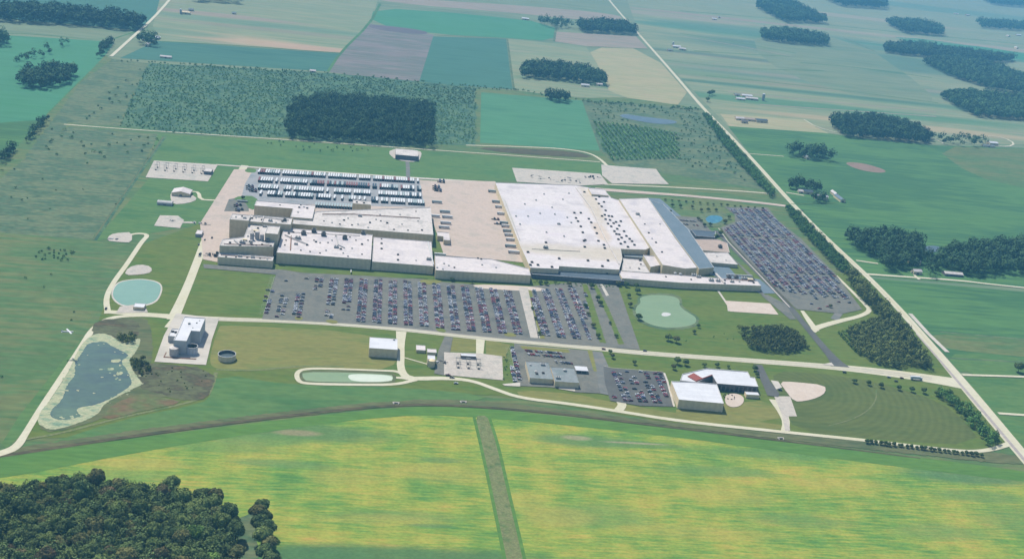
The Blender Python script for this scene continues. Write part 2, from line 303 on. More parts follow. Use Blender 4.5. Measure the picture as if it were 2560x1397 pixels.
def ribbon(name, pts, m, z, sm=2):
    """a road: pts are (px, py, width in metres)"""
    if sm: pts = smooth_px(pts, sm, False)
    P = [G(p[0], p[1]) for p in pts]; zz = z + LAYER[0] * .0007; LAYER[0] += 1; vs = []; fs = []
    for i, p in enumerate(P):
        a = P[max(0, i - 1)]; b = P[min(len(P) - 1, i + 1)]; t = (b - a).normalized(); n = Vector((-t.y, t.x, 0)); h = pts[i][2] / 2
        vs += [(p.x + n.x * h, p.y + n.y * h, zz), (p.x - n.x * h, p.y - n.y * h, zz)]
    for i in range(len(P) - 1): fs.append((2 * i + 1, 2 * i + 3, 2 * i + 2, 2 * i))
    mb = MB(); mb.add(vs, fs); return tag(mb.build(name, m), kind='structure')

# ------------------------------------------------------------------ the ground
gm = MB(); gm.add([(-60000, -3000, 0), (60000, -3000, 0), (60000, 90000, 0), (-60000, 90000, 0)], [(0, 1, 2, 3)])
tag(gm.build('ground', m_farm), kind='structure')
Z1, Z2, Z3, Z4 = .25, .45, .65, 1.0
def field(pts, m, z=Z1, sm=0, jag=0, name='field'): return sheet(name, pts, m, z, sm, jag)

# far farmland, row by row from the left
field([(-300,-160),(450,-160),(395,40),(345,78),(-300,30)], m_teal)
field([(-300,20),(345,76),(300,105),(265,104),(-300,72)], m_farm)
field([(-300,70),(265,104),(282,112),(262,140),(205,200),(120,285),(20,392),(-300,470)], m_bgreen)
field([(-300,330),(105,300),(30,385),(-300,480)], m_dgreen)
field([(440,-160),(1000,-160),(925,60),(850,132),(395,103),(382,66)], m_pale)
field([(392,103),(850,135),(826,180),(300,146)], m_teal, Z1+.03)
field([(925,60),(1085,88),(1050,212),(818,180),(852,132)], m_brown, Z1+.03)
field([(925,60),(1075,78),(1060,90),(920,72)], mat('wet_soil', [(112,108,112),(122,116,118)], 60, 10, 3), Z1+.07, 2)
field([(1083,92),(1265,98),(1281,224),(1047,208)], m_teal, Z1+.03)
field([(1267,98),(1465,118),(1510,180),(1555,240),(1745,272),(1283,228)], m_pale, Z1+.02)
field([(1467,118),(1620,122),(1750,268),(1530,246),(1500,172)], m_tan, Z1+.04, 1)
field([(935,20),(1150,34),(1390,60),(1388,104),(1265,96),(1085,86),(925,58)], m_bgreen, Z1+.02, 1)
field([(960,-60),(1510,-30),(1590,84),(1430,48),(1300,38),(950,14)], m_farm, Z1+.02)
field([(950,6),(1300,34),(1440,50),(1560,52),(1545,36),(1300,14),(960,-6)], m_pink, Z1+.05, 2)
field([(1388,80),(1590,92),(1619,122),(1466,116),(1384,104)], m_pink, Z1+.05)
field([(1525,-120),(2900,-50),(2900,360),(2350,362),(2060,333),(1820,316),(1600,92)], m_pale, Z1)
field([(1800,285),(2010,300),(2040,318),(2075,336),(1825,318)], m_tan, Z1+.04)
field([(1880,82),(2130,92),(2330,232),(2330,262),(2060,225),(1900,150)], m_farm, Z1+.02, 1)
field([(2215,86),(2560,132),(2700,162),(2540,150),(2300,115)], m_bgreen, Z1+.03, 1)
field([(1820,316),(2060,333),(2200,352),(2340,364),(2900,380),(2900,760),(2560,720),(2165,690),(2060,590),(1975,500),(1900,418)], m_dgreen, Z1+.06)
field([(2330,366),(2560,372),(2900,384),(2900,560),(2560,470),(2430,440)], m_prairie, Z1+.08, 1)
field([(2105,405),(2160,408),(2222,428),(2200,434),(2140,424)], m_soil, Z1+.10, 3)
field([(2170,695),(2560,730),(2900,760),(2900,960),(2560,930),(2400,930),(2280,800)], m_dgreen, Z1+.06)
field([(2365,886),(2450,884),(2560,894),(2900,930),(2900,980),(2560,945),(2400,935)], m_lawn2, Z1+.08, 1)
field([(2405,940),(2560,946),(2900,960),(2900,1400),(2620,1220),(2480,1045)], m_lawn2, Z1+.06)
field([(2310,830),(2560,848),(2900,870),(2900,925),(2560,892),(2450,882),(2350,870)], m_prairie, Z1+.09, 1)
for pts_ in [[(1700,84,12),(1850,108,12),(1990,134,12)],[(1735,128,10),(1860,136,12),(1975,142,10)],[(2000,157,10),(2150,170,10),(2330,195,12)],[(1765,190,9),(1950,208,9),(2150,232,9),(2345,258,9)],[(1700,28,16),(1900,44,16),(2150,72,16),(2560,112,18)],
             [(1600,80,10),(1530,60,8)],[(1625,125,8),(1780,132,8)],[(1650,150,8),(1850,172,8),(2060,178,9)],[(2110,96,8),(2190,130,8)],[(1470,118,6),(1620,124,6)],[(1285,228,6),(1268,98,6)],[(1392,60,8),(1385,104,8)],[(950,10,10),(925,60,9),(850,133,8),(820,180,7)],
             [(345,78,6),(265,104,6),(90,86,6),(-20,84,6)],[(400,104,6),(620,116,6),(850,134,6)],[(268,140,5),(205,200,5),(118,288,5)],[(1086,88,6),(1266,98,6)],[(2260,890,4),(2560,905,4)],[(2350,830,3),(2560,848,3)],[(1500,380,5),(1455,252,5)]]:
    ribbon('field_margin', pts_, m_dgreen if len(pts_) > 2 else m_rough, Z1+.1, 1)
for pts_ in [[(1710,92,10),(1850,116,12),(1980,142,10)],[(1820,230,8),(2000,248,9),(2340,280,9)],[(1900,262,8),(2340,292,10)],[(2110,82,12),(2560,128,14)]]: ribbon('field_margin', pts_, m_pink, Z1+.09, 1)
# prairie on the left, scrub and meadow behind the plant
field([(-400,400),(20,392),(120,285),(205,200),(262,140),(282,148),(372,160),(600,175),(820,183),(1047,210),(1281,226),(1450,246),(1560,244),(1755,272),(1830,345),(1975,505),(2165,690),(2560,1140),(2800,1420),(-400,1220)], m_prairie, Z1+.12)
field([(372,158),(820,183),(1190,218),(1188,362),(980,366),(720,348),(430,333),(300,318),(330,240)], m_scrub, Z2, 0, 14)
field([(282,148),(372,160),(330,240),(300,318),(170,308),(100,395),(60,395),(205,205)], m_rough, Z2, 0, 3)
field([(1203,232),(1455,252),(1500,378),(1200,358)], m_clear, Z2+.02)
field([(1455,250),(1752,272),(1850,380),(1925,478),(1540,412),(1500,378)], m_rough, Z2+.01)
field([(1475,310),(1680,325),(1700,395),(1520,405)], m_scrub, Z2+.04, 1)
field([(390,335),(700,352),(980,372),(1260,392),(1500,408),(1520,440),(1230,452),(1100,450),(640,418),(380,402)], m_lawn2, Z2+.02)
field([(60,400),(170,318),(395,336),(330,470),(230,600),(0,640),(-60,500)], m_rough, Z2+.02, 0, 3)
field([(-300,560),(230,600),(330,620),(262,760),(190,850),(60,1090),(0,1130),(-300,1130)], m_prairie, Z2+.02)
R0 = [(412,342,7),(330,460,7),(236,602,6)]
ribbon('ditch_bank', R0, m_scrub, Z2+.09, 1); ribbon('ditch', [(409,343,2),(327,460,2),(233,600,2)], m_ditch, Z2+.12, 1)
field([(415,345),(370,450),(235,605),(330,590),(375,585),(505,560),(600,420),(540,413),(385,402)], m_lawn2, Z2+.07)
field([(200,850),(262,790),(160,950),(20,1130),(0,1100)], m_lawn2, Z2+.05, 1)
# site lawns
field([(262,760),(345,615),(500,560),(560,540),(2160,690),(2400,955),(2530,1105),(2470,1130),(2180,1104),(1700,1060),(1250,990),(740,965),(260,1095),(55,1095),(230,850)], m_lawn, Z2+.1)
field([(515,690),(690,680),(655,797),(480,790),(462,775)], m_lawn, Z2+.16, 1)
field([(555,812),(990,836),(1000,932),(760,918),(640,930),(540,925),(520,905),(545,822)], m_olive, Z2+.16, 2)
field([(1500,860),(1600,880),(1700,885),(1800,890),(2045,905),(1960,760),(1900,735),(1550,716),(1510,715)], m_lawn, Z2+.15)
field([(1905,925),(2120,940),(2300,985),(2390,1030),(2460,1115),(2180,1098),(1985,1078),(1960,1010)], m_ball, Z2+.17, 1)
field([(1215,850),(1275,862),(1262,900),(1215,885)], m_olive, Z2+.16)
field([(1125,845),(1195,850),(1195,880),(1120,880)], m_olive, Z2+.16)
field([(1440,985),(1500,1000),(1690,1035),(1960,1060),(1965,1078),(1700,1052),(1540,1026),(1300,995),(1290,975)], m_olive, Z2+.16, 1)
field([(1815,1010),(1930,1000),(1965,1060),(1690,1038),(1690,1020)], m_olive, Z2+.18, 1)
field([(1880,925),(1930,925),(1940,990),(1895,995)], m_lawn, Z2+.18)
field([(540,935),(740,965),(1000,968),(1230,990),(1160,1010),(1000,1005),(700,1040),(350,1085),(60,1130),(300,1050),(505,1010),(530,985)], m_lawn2, Z2+.15, 1)
for k, (x0, x1, w_) in enumerate([(60, 540, 9), (540, 1180, 7), (1180, 1700, 6)]):
    pass
# foreground soy and its ditch
field([(-500,1175),(0,1160),(350,1100),(700,1056),(1000,1022),(1160,1024),(1400,1046),(1700,1080),(1960,1112),(2300,1150),(2560,1190),(3000,1260),(3200,2300),(-900,2300)], m_soy, Z2+.12)
field([(-200,1150),(0,1142),(350,1094),(700,1050),(1000,1018),(1160,1018),(1400,1040),(1700,1074),(1960,1106),(2300,1144),(2560,1178),(2900,1235),(2560,1205),(2330,1178),(1990,1135),(1700,1094),(1400,1062),(1150,1040),(980,1040),(700,1075),(350,1130),(0,1200),(-200,1215)], m_soyg, Z2+.2, 1)
field([(0,1140),(340,1090),(700,1046),(1000,1013),(1160,1014),(1400,1035),(1700,1068),(1960,1100),(2300,1138),(2560,1165),(2600,1150),(2470,1128),(2180,1106),(1960,1086),(1700,1060),(1400,1024),(1200,1000),(1000,1000),(700,1030),(340,1076),(0,1126)], m_ditch, Z2+.25, 1, 1)
for pts_ in ([(540,925,3),(640,928,3),(740,916,3),(860,917,2)], [(540,932,4),(530,968,4),(515,995,4),(420,1020,3),(300,1045,3),(150,1085,3),(60,1100,3)]): ribbon('track', pts_, m_track, Z2+.28, 2)
ribbon('ditch', [(-60,1148,5),(0,1142,5),(350,1088,5),(700,1042,5),(980,1012,5),(1160,1014,4),(1400,1034,4),(1700,1072,4),(1960,1103,3),(2300,1146,2)], m_ditchd, Z2+.3, 2)
field([(1185,1040),(1222,1040),(1250,1120),(1268,1220),(1310,1397),(1330,1460),(1285,1460),(1262,1397),(1225,1220),(1200,1120)], m_track, Z2+.3, 1, .8)
for a_ in (-1, 1):
    ribbon('field', [(1203+a_*19,1040,3),(1225+a_*22,1120,3),(1247+a_*22,1220,3),(1287+a_*25,1400,3),(1300+a_*25,1470,3)], m_soyg, Z2+.33, 2)
# wetland round the duckweed pond
field([(262,798),(340,795),(375,800),(385,905),(352,930),(530,935),(520,990),(480,1005),(390,990),(340,1010),(240,1055),(130,1085),(90,1070),(150,960),(215,850)], m_ditch, Z2+.3, 1, 1)
field([(355,905),(540,925),(528,985),(500,1003),(470,1000),(390,985),(345,970),(330,930)], m_reed, Z2+.36, 1, 1)
field([(275,1015),(345,985),(400,995),(470,1005),(330,1035),(250,1055)], m_rust, Z2+.36, 1, 1)
field([(240,800),(330,797),(352,815),(345,845),(300,850),(265,838),(225,838)], m_reed, Z2+.36, 1, 1)
P2 = [(228,840),(250,834),(275,838),(290,850),(312,860),(330,852),(352,846),(350,860),(338,885),(322,900),(330,925),(352,955),(358,962),(335,972),(300,990),(258,1012),(248,1035),(215,1052),(170,1068),(128,1078),(98,1064),(92,1055),(104,1025),(120,1010),(150,965),(172,930),(190,885),(210,855)]
sheet('pond_scum', P2, m_algae, Z2+.42, 2, .5)
sheet('pond', [(218,860),(240,857),(262,855),(282,868),(318,886),(322,892),(300,905),(318,925),(325,945),(332,962),(300,985),(262,1006),(215,1020),(208,1040),(180,1050),(140,1052),(122,1040),(132,1022),(158,1000),(165,965),(190,940),(185,910),(205,885)], m_pondb, Z2+.46, 2, .6)
sheet('pond_scum', [(185,1022),(240,1014),(252,1022),(235,1040),(205,1044)], m_algae, Z2+.5, 2, .4)
for _ in range(70):
    e_ = random.choice([((205,885),(165,965)),((165,965),(130,1025)),((322,905),(285,940)),((330,930),(345,962)),((335,972),(255,1015)),((210,1040),(140,1045)),((240,860),(330,890)),((255,925),(305,945))]); t_ = random.random()
    cx_ = e_[0][0] * t_ + e_[1][0] * (1 - t_) + random.gauss(0, 8); cy_ = e_[0][1] * t_ + e_[1][1] * (1 - t_) + random.gauss(0, 5); r_ = random.uniform(1.5, 6); a0 = random.random() * 6
    sheet('pond_scum', [(cx_ + r_ * random.uniform(.4, 1.3) * math.cos(a0 + i * .9), cy_ + r_ * .4 * random.uniform(.4, 1.3) * math.sin(a0 + i * .9)) for i in range(7)], m_algae, Z2+.54, 1)
for cx_, cy_, r_ in [(290,905,16),(275,925,13),(300,935,14),(180,925,12),(165,948,13),(150,985,12),(335,945,10),(255,945,6),(195,978,6),(235,985,5)]:
    a0 = random.random() * 6
    sheet('pond_scum', [(cx_ + r_ * random.uniform(.3, 1) * math.cos(a0 + i * .7), cy_ + r_ * .45 * random.uniform(.3, 1) * math.sin(a0 + i * .7)) for i in range(9)], m_algae, Z2+.54, 1, .5)

# ------------------------------------------------------------------ water
sheet('pond', [(300,703),(350,697),(392,703),(408,716),(402,742),(388,760),(350,769),(305,768),(282,752),(277,735),(285,715)], m_conc, Z2+.2, 2)
sheet('pond', [(302,705),(350,699),(390,705),(404,717),(398,741),(385,757),(350,766),(306,765),(286,750),(281,735),(288,717)], m_pondt, Z2+.25, 2)
sheet('pond_bank', [(748,928),(860,927),(984,932),(992,945),(984,961),(880,962),(762,960),(746,946)], m_ditch, Z2+.22, 1)
sheet('pond', [(756,931),(860,932),(978,937),(984,945),(978,956),(880,957),(768,955),(756,945)], m_pondg, Z2+.25, 1)
sheet('pond', [(875,935),(975,939),(983,946),(976,956),(885,956),(868,945)], m_white_w, Z2+.3, 2)  # pale sheet painting the glare over the lagoon's right end
sheet('pond_bank', [(1592,743),(1625,733),(1684,735),(1707,748),(1703,764),(1722,779),(1750,795),(1744,817),(1702,826),(1648,826),(1602,810),(1580,787),(1583,765),(1596,756)], m_rough, Z2+.22, 2, .8)
sheet('pond', [(1597,745),(1625,738),(1680,740),(1700,750),(1697,765),(1715,780),(1742,795),(1738,812),(1700,820),(1650,820),(1610,806),(1588,785),(1590,768),(1603,758)], m_pondg, Z2+.25, 2)
sheet('pond', [(1560,285),(1600,292),(1690,302),(1692,310),(1650,312),(1590,303),(1545,292)], m_grayw, Z2+.25, 1)
sheet('pond_bank', [(1742,545),(1768,528),(1810,530),(1824,545),(1812,562),(1785,570),(1750,566)], m_rough, Z2+.22, 2, .8)
sheet('pond', [(1762,547),(1775,539),(1800,540),(1808,548),(1800,556),(1785,560),(1768,557)], m_blue, Z2+.25, 2)
sheet('pond', [(2302,622),(2325,614),(2352,618),(2348,630),(2320,632)], m_grayw, Z2+.25, 1)
sheet('pond_scum', [(1652,786),(1662,781),(1680,786),(1670,792),(1656,792)], m_line, Z2+.3, 1)

# ------------------------------------------------------------------ roads and paved ground
R = ribbon
R('road', [(1480,-60,9),(1520,0,9),(1600,90,9),(1680,180,9),(1760,275,10),(1830,345,9),(1900,420,9),(1975,505,10),(2060,592,10),(2165,688,10),(2250,775,11),(2330,868,13),(2420,975,17),(2520,1095,16),(2600,1190,15),(2700,1310,15),(2850,1490,15),(3100,1800,15)], m_road, Z3, 2)
R('road', [(2290,835,2),(2330,880,3.2),(2420,985,4),(2520,1103,4),(2600,1198,4)], mat('worn_lane', [(186,176,172),(196,186,178)], 30, 4, 1), Z3+.15, 1)
for o_ in (-2.4, 2.4): R('wheel_track', [(545,799+o_,1.1),(700,803+o_,1.1),(860,812+o_,1.1),(1020,825+o_,1.1),(1200,846+o_,1.1),(1400,863+o_,1.1),(1620,885+o_,1.1),(1800,897+o_,1.1),(2060,916+o_,1.1),(2200,930+o_,1.8),(2330,948+o_,1.8)], m_grav, Z3+.2, 2)
R('road_marking', [(1520,0,.5),(1600,90,.5),(1680,180,.5),(1760,275,.5),(1830,345,.5),(1900,420,.5),(1975,505,.5),(2060,592,.4),(2165,688,.4),(2250,775,.4),(2330,868,.4)], mat('yellow_paint', [(206,186,110)], 10, 2, 1), Z3+.2, 2)
R('road', [(470,-60,8),(425,0,8),(380,50,8),(330,95,8),(278,142,8)], m_road, Z3, 1)
R('road', [(262,780,9),(330,785,10),(430,792,11),(545,799,11),(700,803,10),(860,812,10),(1020,825,11),(1200,846,12),(1400,863,12),(1620,885,12),(1800,897,12),(2060,916,14),(2200,930,20),(2330,948,24),(2410,962,30)], m_road, Z3+.02, 2)
R('road', [(612,415,12),(590,450,12),(565,500,12),(545,540,12),(515,600,12),(495,650,10),(470,715,10),(450,760,11),(432,800,13)], m_road, Z3+.04, 1)
R('road', [(440,795,8),(420,820,8)], m_road, Z3+.05, 1)
R('road', [(425,795,7),(380,790,7),(320,790,7),(268,797,7),(230,825,7),(205,865,6),(150,950,6),(100,1025,6),(62,1088,6),(45,1115,8),(20,1130,9),(-60,1150,8)], m_road, Z3+.06, 2)
R('road', [(270,785,7),(264,745,6),(285,705,6),(315,665,6),(335,635,6),(355,605,6),(372,588,6),(345,584,5),(318,590,5),(300,600,5)], m_road, Z3+.08, 2)
R('track', [(160,312,5),(300,323,4),(560,340,4),(860,360,4),(1080,376,4),(1260,388,4),(1500,406,4)], m_road, Z3, 1)
R('track', [(1165,364,5),(1300,368,5),(1400,372,6),(1470,382,6),(1500,398,6),(1520,418,7)], m_road, Z3+.02, 2)
field([(1180,369),(1300,372),(1440,380),(1490,395),(1400,392),(1260,383)], m_ditchd, Z3, 1, 1)
R('road', [(540,413,6),(640,420,7),(850,434,7),(1100,450,9),(1240,458,9)], m_conc, Z3+.1, 1)
R('road', [(1510,462,6),(1700,470,6),(1900,482,6),(1935,488,6)], m_road, Z3+.1, 1)
R('road', [(1490,474,18),(1600,482,16),(1700,489,13),(1800,498,13),(1900,508,13),(1965,516,13)], m_court, Z3+.12, 1)
R('road', [(1790,578,8),(1835,625,8),(1890,680,8),(1960,750,9),(2010,812,9),(2050,860,10),(2085,900,13),(2100,918,24)], m_asphd, Z3+.25, 1)
R('road', [(2090,690,4),(2130,730,5),(2165,765,6),(2176,778,7),(2150,792,7),(2100,803,9),(2040,820,10),(2030,830,10)], m_road, Z3+.2, 2)
R('road', [(2085,800,10),(2100,780,10)], m_asphb, Z3+.14, 0); R('road', [(2040,828,9),(2020,800,8),(2005,778,5)], m_road, Z3+.16, 1)
R('path', [(1003,830,12),(1001,860,9),(1002,890,8),(1001,920,8),(1010,940,9),(1025,947,12)], m_road, Z3+.1, 1)
R('path', [(1010,895,2),(1070,912,2)], m_road, Z3+.1, 0)
R('path', [(990,945,4),(1040,948,9),(1110,946,8),(1180,952,6),(1240,975,6),(1300,996,6),(1420,1010,6),(1540,1028,6),(1700,1054,6),(1960,1081,6),(2180,1103,6),(2400,1130,6),(2470,1128,6),(2530,1108,8)], m_road, Z3+.1, 2)
R('path', [(1020,946,5),(995,929,5),(960,928,4),(860,924,4),(765,922,5),(740,932,5),(745,955,5),(770,961,5),(900,963,5),(990,963,5),(1040,950,6)], m_road, Z3+.12, 2)
R('path', [(2165,686,7),(2250,692,6),(2400,702,6),(2480,712,5),(2600,724,5)], m_road, Z3+.1, 1)
R('path', [(2140,652,5),(2195,660,5)], m_road, Z3+.1, 0)
R('path', [(2285,688,4),(2298,700,5)], m_road, Z3+.1, 0)
R('path', [(2275,785,6),(2320,835,6),(2368,881,6)], m_conc, Z3+.1, 0)
R('path', [(2405,938,5),(2480,940,5),(2600,944,5)], m_road, Z3+.1, 1); R('path', [(2495,1034,5),(2600,1041,5)], m_road, Z3+.1, 0)
R('path', [(1965,482,5),(2010,490,5)], m_road, Z3+.1, 0); R('path', [(2095,508,3),(1960,512,3)], m_lawn2, Z3+.1, 0)
R('path', [(1870,385,4),(1960,392,4)], m_road, Z3+.1, 0)
R('path', [(2010,300,4),(2040,318,4),(2100,335,5),(2330,345,4),(2360,360,4)], m_road, Z3+.1, 1)
R('path', [(2480,364,5),(2520,368,5),(2538,360,5),(2510,345,5),(2470,340,5)], m_road, Z3+.1, 1)
R('path', [(1960,1080,7),(1966,1060,8),(1958,1035,10),(1935,1000,12)], m_road, Z3+.12, 1)
sheet('pavement', [(1935,992),(1975,992),(1992,1042),(1970,1042),(1975,1078),(1962,1078),(1955,1040)], m_grav, Z3+.15, 0)
R('path', [(1545,1028,9),(1556,1015,9),(1552,1006,10)], m_road, Z3+.15, 1)
R('path', [(1795,728,3),(1820,765,3),(1822,779,3)], m_conc, Z3+.1, 0)
R('path', [(480,480,4),(497,482,5),(500,500,6),(530,502,5),(560,502,6)], m_road, Z3+.1, 1)
R('path', [(1018,402,7),(1020,425,7),(1020,447,7)], m_asphb, Z3+.2, 0)
R('path', [(430,557,5),(490,558,8)], m_grav, Z3+.2, 0)

sheet('pavement', [(585,425),(640,424),(1106,455),(1120,540),(700,590),(560,660),(508,650),(500,560)], m_court, Z3+.16)       # yard west and behind
sheet('pavement', [(385,403),(545,413),(520,455),(364,445)], m_grav, Z3+.18)
sheet('pavement', [(634,424),(1048,450),(1062,520),(600,508),(612,462)], m_yard, Z3+.22)
sheet('pavement', [(613,424),(642,424),(640,434),(612,432)], m_lawn2, Z3+.26, 2)
sheet('pavement', [(572,500),(620,492),(622,530),(560,530)], m_asph, Z3+.28); sheet('grass', [(580,500),(600,491),(640,492),(650,520),(625,528),(612,505)], m_lawn2, Z3+.3, 1)
sheet('pavement', [(1095,452),(1238,455),(1330,660),(1230,650),(1110,640),(1070,520)], m_court, Z3+.24)
sheet('pavement', [(1280,421),(1330,424),(1500,436),(1520,462),(1440,466),(1292,456)], m_grav, Z3+.2)
sheet('pavement', [(1503,413),(1560,418),(1640,424),(1655,445),(1672,462),(1530,460),(1505,440)], m_grav, Z3+.2)
sheet('pavement', [(1110,882),(1200,885),(1255,892),(1258,952),(1180,945),(1105,938)], m_grav, Z3+.2)
sheet('pavement', [(440,785),(548,798),(530,850),(515,914),(386,906),(410,840)], m_conc, Z3+.22)
sheet('pavement', [(1112,842),(1132,845),(1125,882),(1110,882),(1110,940),(1085,935),(1095,880)], m_asph, Z3+.21)
sheet('pavement', [(1190,848),(1212,850),(1208,888),(1190,886)], m_road, Z3+.19)
sheet('pavement', [(1811,753),(1925,760),(1946,788),(1825,780)], m_sand, Z3+.2)
sheet('pavement', [(430,482),(480,488),(495,500),(470,510),(430,513),(425,490)], m_grav, Z3+.2, 1)
sheet('pavement', [(400,540),(445,541),(460,552),(450,572),(385,566)], m_grav, Z3+.2)
sheet('pavement', [(300,583),(330,582),(330,608),(300,607),(265,603),(275,588)], m_grav, Z3+.2, 1)
sheet('pavement', [(320,670),(350,662),(378,668),(380,682),(355,688),(310,690)], m_grav, Z3+.2, 1)
sheet('pavement', [(300,768),(345,762),(365,772),(370,782),(290,784)], m_grav, Z3+.2)
sheet('pavement', [(968,382),(990,372),(1050,378),(1055,388),(1045,408),(990,402)], m_grav, Z3+.21, 1)
sheet('pavement', [(1947,955),(1985,956),(2062,964),(2064,982),(2045,995),(2012,1004),(1985,1005),(1965,980)], m_sand, Z3+.2, 1)
R('path', [(2190,975,1.5),(2191,1000,1.5),(2170,1028,1.5),(2130,1050,1.5),(2070,1066,1.5)], m_track, Z3+.1, 2)
# west car park, walkway and entrance lanes
sheet('pavement', [(508,662),(690,675),(1068,700),(1100,706),(1200,714),(1300,720),(1420,708),(1500,712),(1545,716),(1600,876),(1400,860),(1200,842),(1020,822),(860,810),(655,799),(690,688),(510,672)], m_asph, Z3+.26)
sheet('grass', [(715,660),(875,673),(1000,682),(1088,688),(1082,704),(1062,697),(1010,698),(900,690),(710,682)], m_lawn, Z4, 1)
sheet('pavement', [(1296,720),(1320,722),(1345,847),(1326,846)], m_grav, Z4)
sheet('pavement', [(1180,712),(1300,716),(1360,722),(1365,730),(1280,728),(1190,722)], m_sand, Z4-.02, 1)
sheet('grass', [(1050,700),(1090,700),(1110,706),(1075,714),(1050,710)], m_olive, Z4, 2)
sheet('grass', [(1455,712),(1468,712),(1515,860),(1500,858),(1478,800)], m_lawn, Z4, 0, .7)
sheet('grass', [(1480,712),(1492,714),(1520,770),(1560,862),(1545,862),(1522,800)], m_lawn, Z4, 0, .7)
sheet('path', [(1424,722),(1436,722),(1450,765),(1442,765)], m_conc, Z4+.02)
sheet('path', [(1500,712),(1506,712),(1522,740),(1515,742)], m_conc, Z4+.02)
sheet('grass', [(1320,726),(1328,728),(1362,848),(1350,848),(1335,790)], m_olive, Z4, 0, .5)
sheet('grass', [(740,792),(760,796),(752,803),(735,800)], m_olive, Z4, 1); sheet('grass', [(818,800),(848,805),(838,812),(812,806)], m_olive, Z4, 1)
sheet('grass', [(1088,820),(1112,824),(1116,834),(1092,830)], m_olive, Z4, 1); sheet('grass', [(1262,832),(1290,836),(1290,844),(1260,842)], m_olive, Z4, 1)
# east car park
sheet('pavement', [(1811,519),(1919,520),(1944,552),(2002,598),(2088,686),(2155,775),(2103,786),(1990,774),(1902,684),(1826,606),(1800,571),(1838,556),(1836,538)], m_asph, Z3+.26)
sheet('pavement', [(1903,740),(1918,738),(1962,760),(1990,800),(1975,800),(1945,775)], m_asph, Z3+.24)
sheet('pavement', [(1680,541),(1744,545),(1790,590),(1742,593),(1730,580)], m_asph, Z3+.26)
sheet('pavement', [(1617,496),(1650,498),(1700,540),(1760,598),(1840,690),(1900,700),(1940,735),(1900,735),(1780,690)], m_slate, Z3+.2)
R('path', [(1802,572,2.2),(1826,606,2.2),(1902,686,2.2),(1980,768,2.2)], m_ditchd, Z4, 0); R('path', [(1796,572,1.6),(1820,606,1.6),(1896,686,1.6),(1974,770,1.6)], m_conc, Z4, 0)
sheet('pavement', [(1826,640),(1880,690),(1900,735),(1930,760),(1905,730)], m_asph, Z3+.24)
# office lots
sheet('pavement', [(1285,860),(1300,862),(1470,878),(1490,880),(1500,985),(1440,982),(1380,970),(1290,966)], m_asph, Z3+.26)
sheet('grass', [(1300,866),(1420,875),(1425,884),(1380,880),(1305,874)], m_olive, Z4); sheet('grass', [(1468,878),(1480,878),(1492,930),(1484,930)], m_olive, Z4)
sheet('pavement', [(1480,879),(1505,882),(1520,915),(1525,990),(1500,985)], m_asphb, Z3+.3)
sheet('pavement', [(1255,962),(1300,958),(1300,968),(1262,966)], m_conc, Z4+.03)
sheet('pavement', [(1398,968),(1438,962),(1437,980),(1396,974)], m_conc, Z4+.03)
sheet('pavement', [(1508,918),(1530,922),(1658,932),(1668,950),(1686,1018),(1600,1016),(1525,1003),(1512,960)], m_asphd, Z3+.3)
R('path', [(1660,934,2.2),(1668,955,2.2),(1685,1018,2.2)], m_conc, Z4, 0)
sheet('pavement', [(1884,912),(1905,914),(1925,955),(1948,985),(1945,994),(1918,990),(1905,960)], m_asphd, Z3+.3)
sheet('pavement', [(1926,952),(1945,955),(1955,970),(1940,975)], m_conc, Z3+.32)
sheet('pavement', [(1812,988),(1838,984),(1858,992),(1860,1006),(1848,1018),(1826,1020),(1812,1010)], m_sand, Z3+.3, 2)
sheet('pavement', [(2055,912),(2078,908),(2085,916)], m_conc, Z3+.32)

# kerbs: a raised edge along the walk and the car park front
def kerb(pts, wdt=.35, h=.15, z=Z4):
    P = [G(*p) for p in pts]; mb = MB()
    for a, b in zip(P[:-1], P[1:]):
        d = b - a; mb.box(((a.x + b.x) / 2, (a.y + b.y) / 2, z), (d.length, wdt, h), math.atan2(d.y, d.x))
    return tag(mb.build('kerb', m_conc), kind='structure')
kerb([(1322,724),(1349,847)], .9); kerb([(655,799),(860,810),(1020,822),(1200,842),(1400,860)], .5)
kerb([(1508,916),(1530,921),(1658,931)], .5); kerb([(1300,866),(1425,875)], .4)

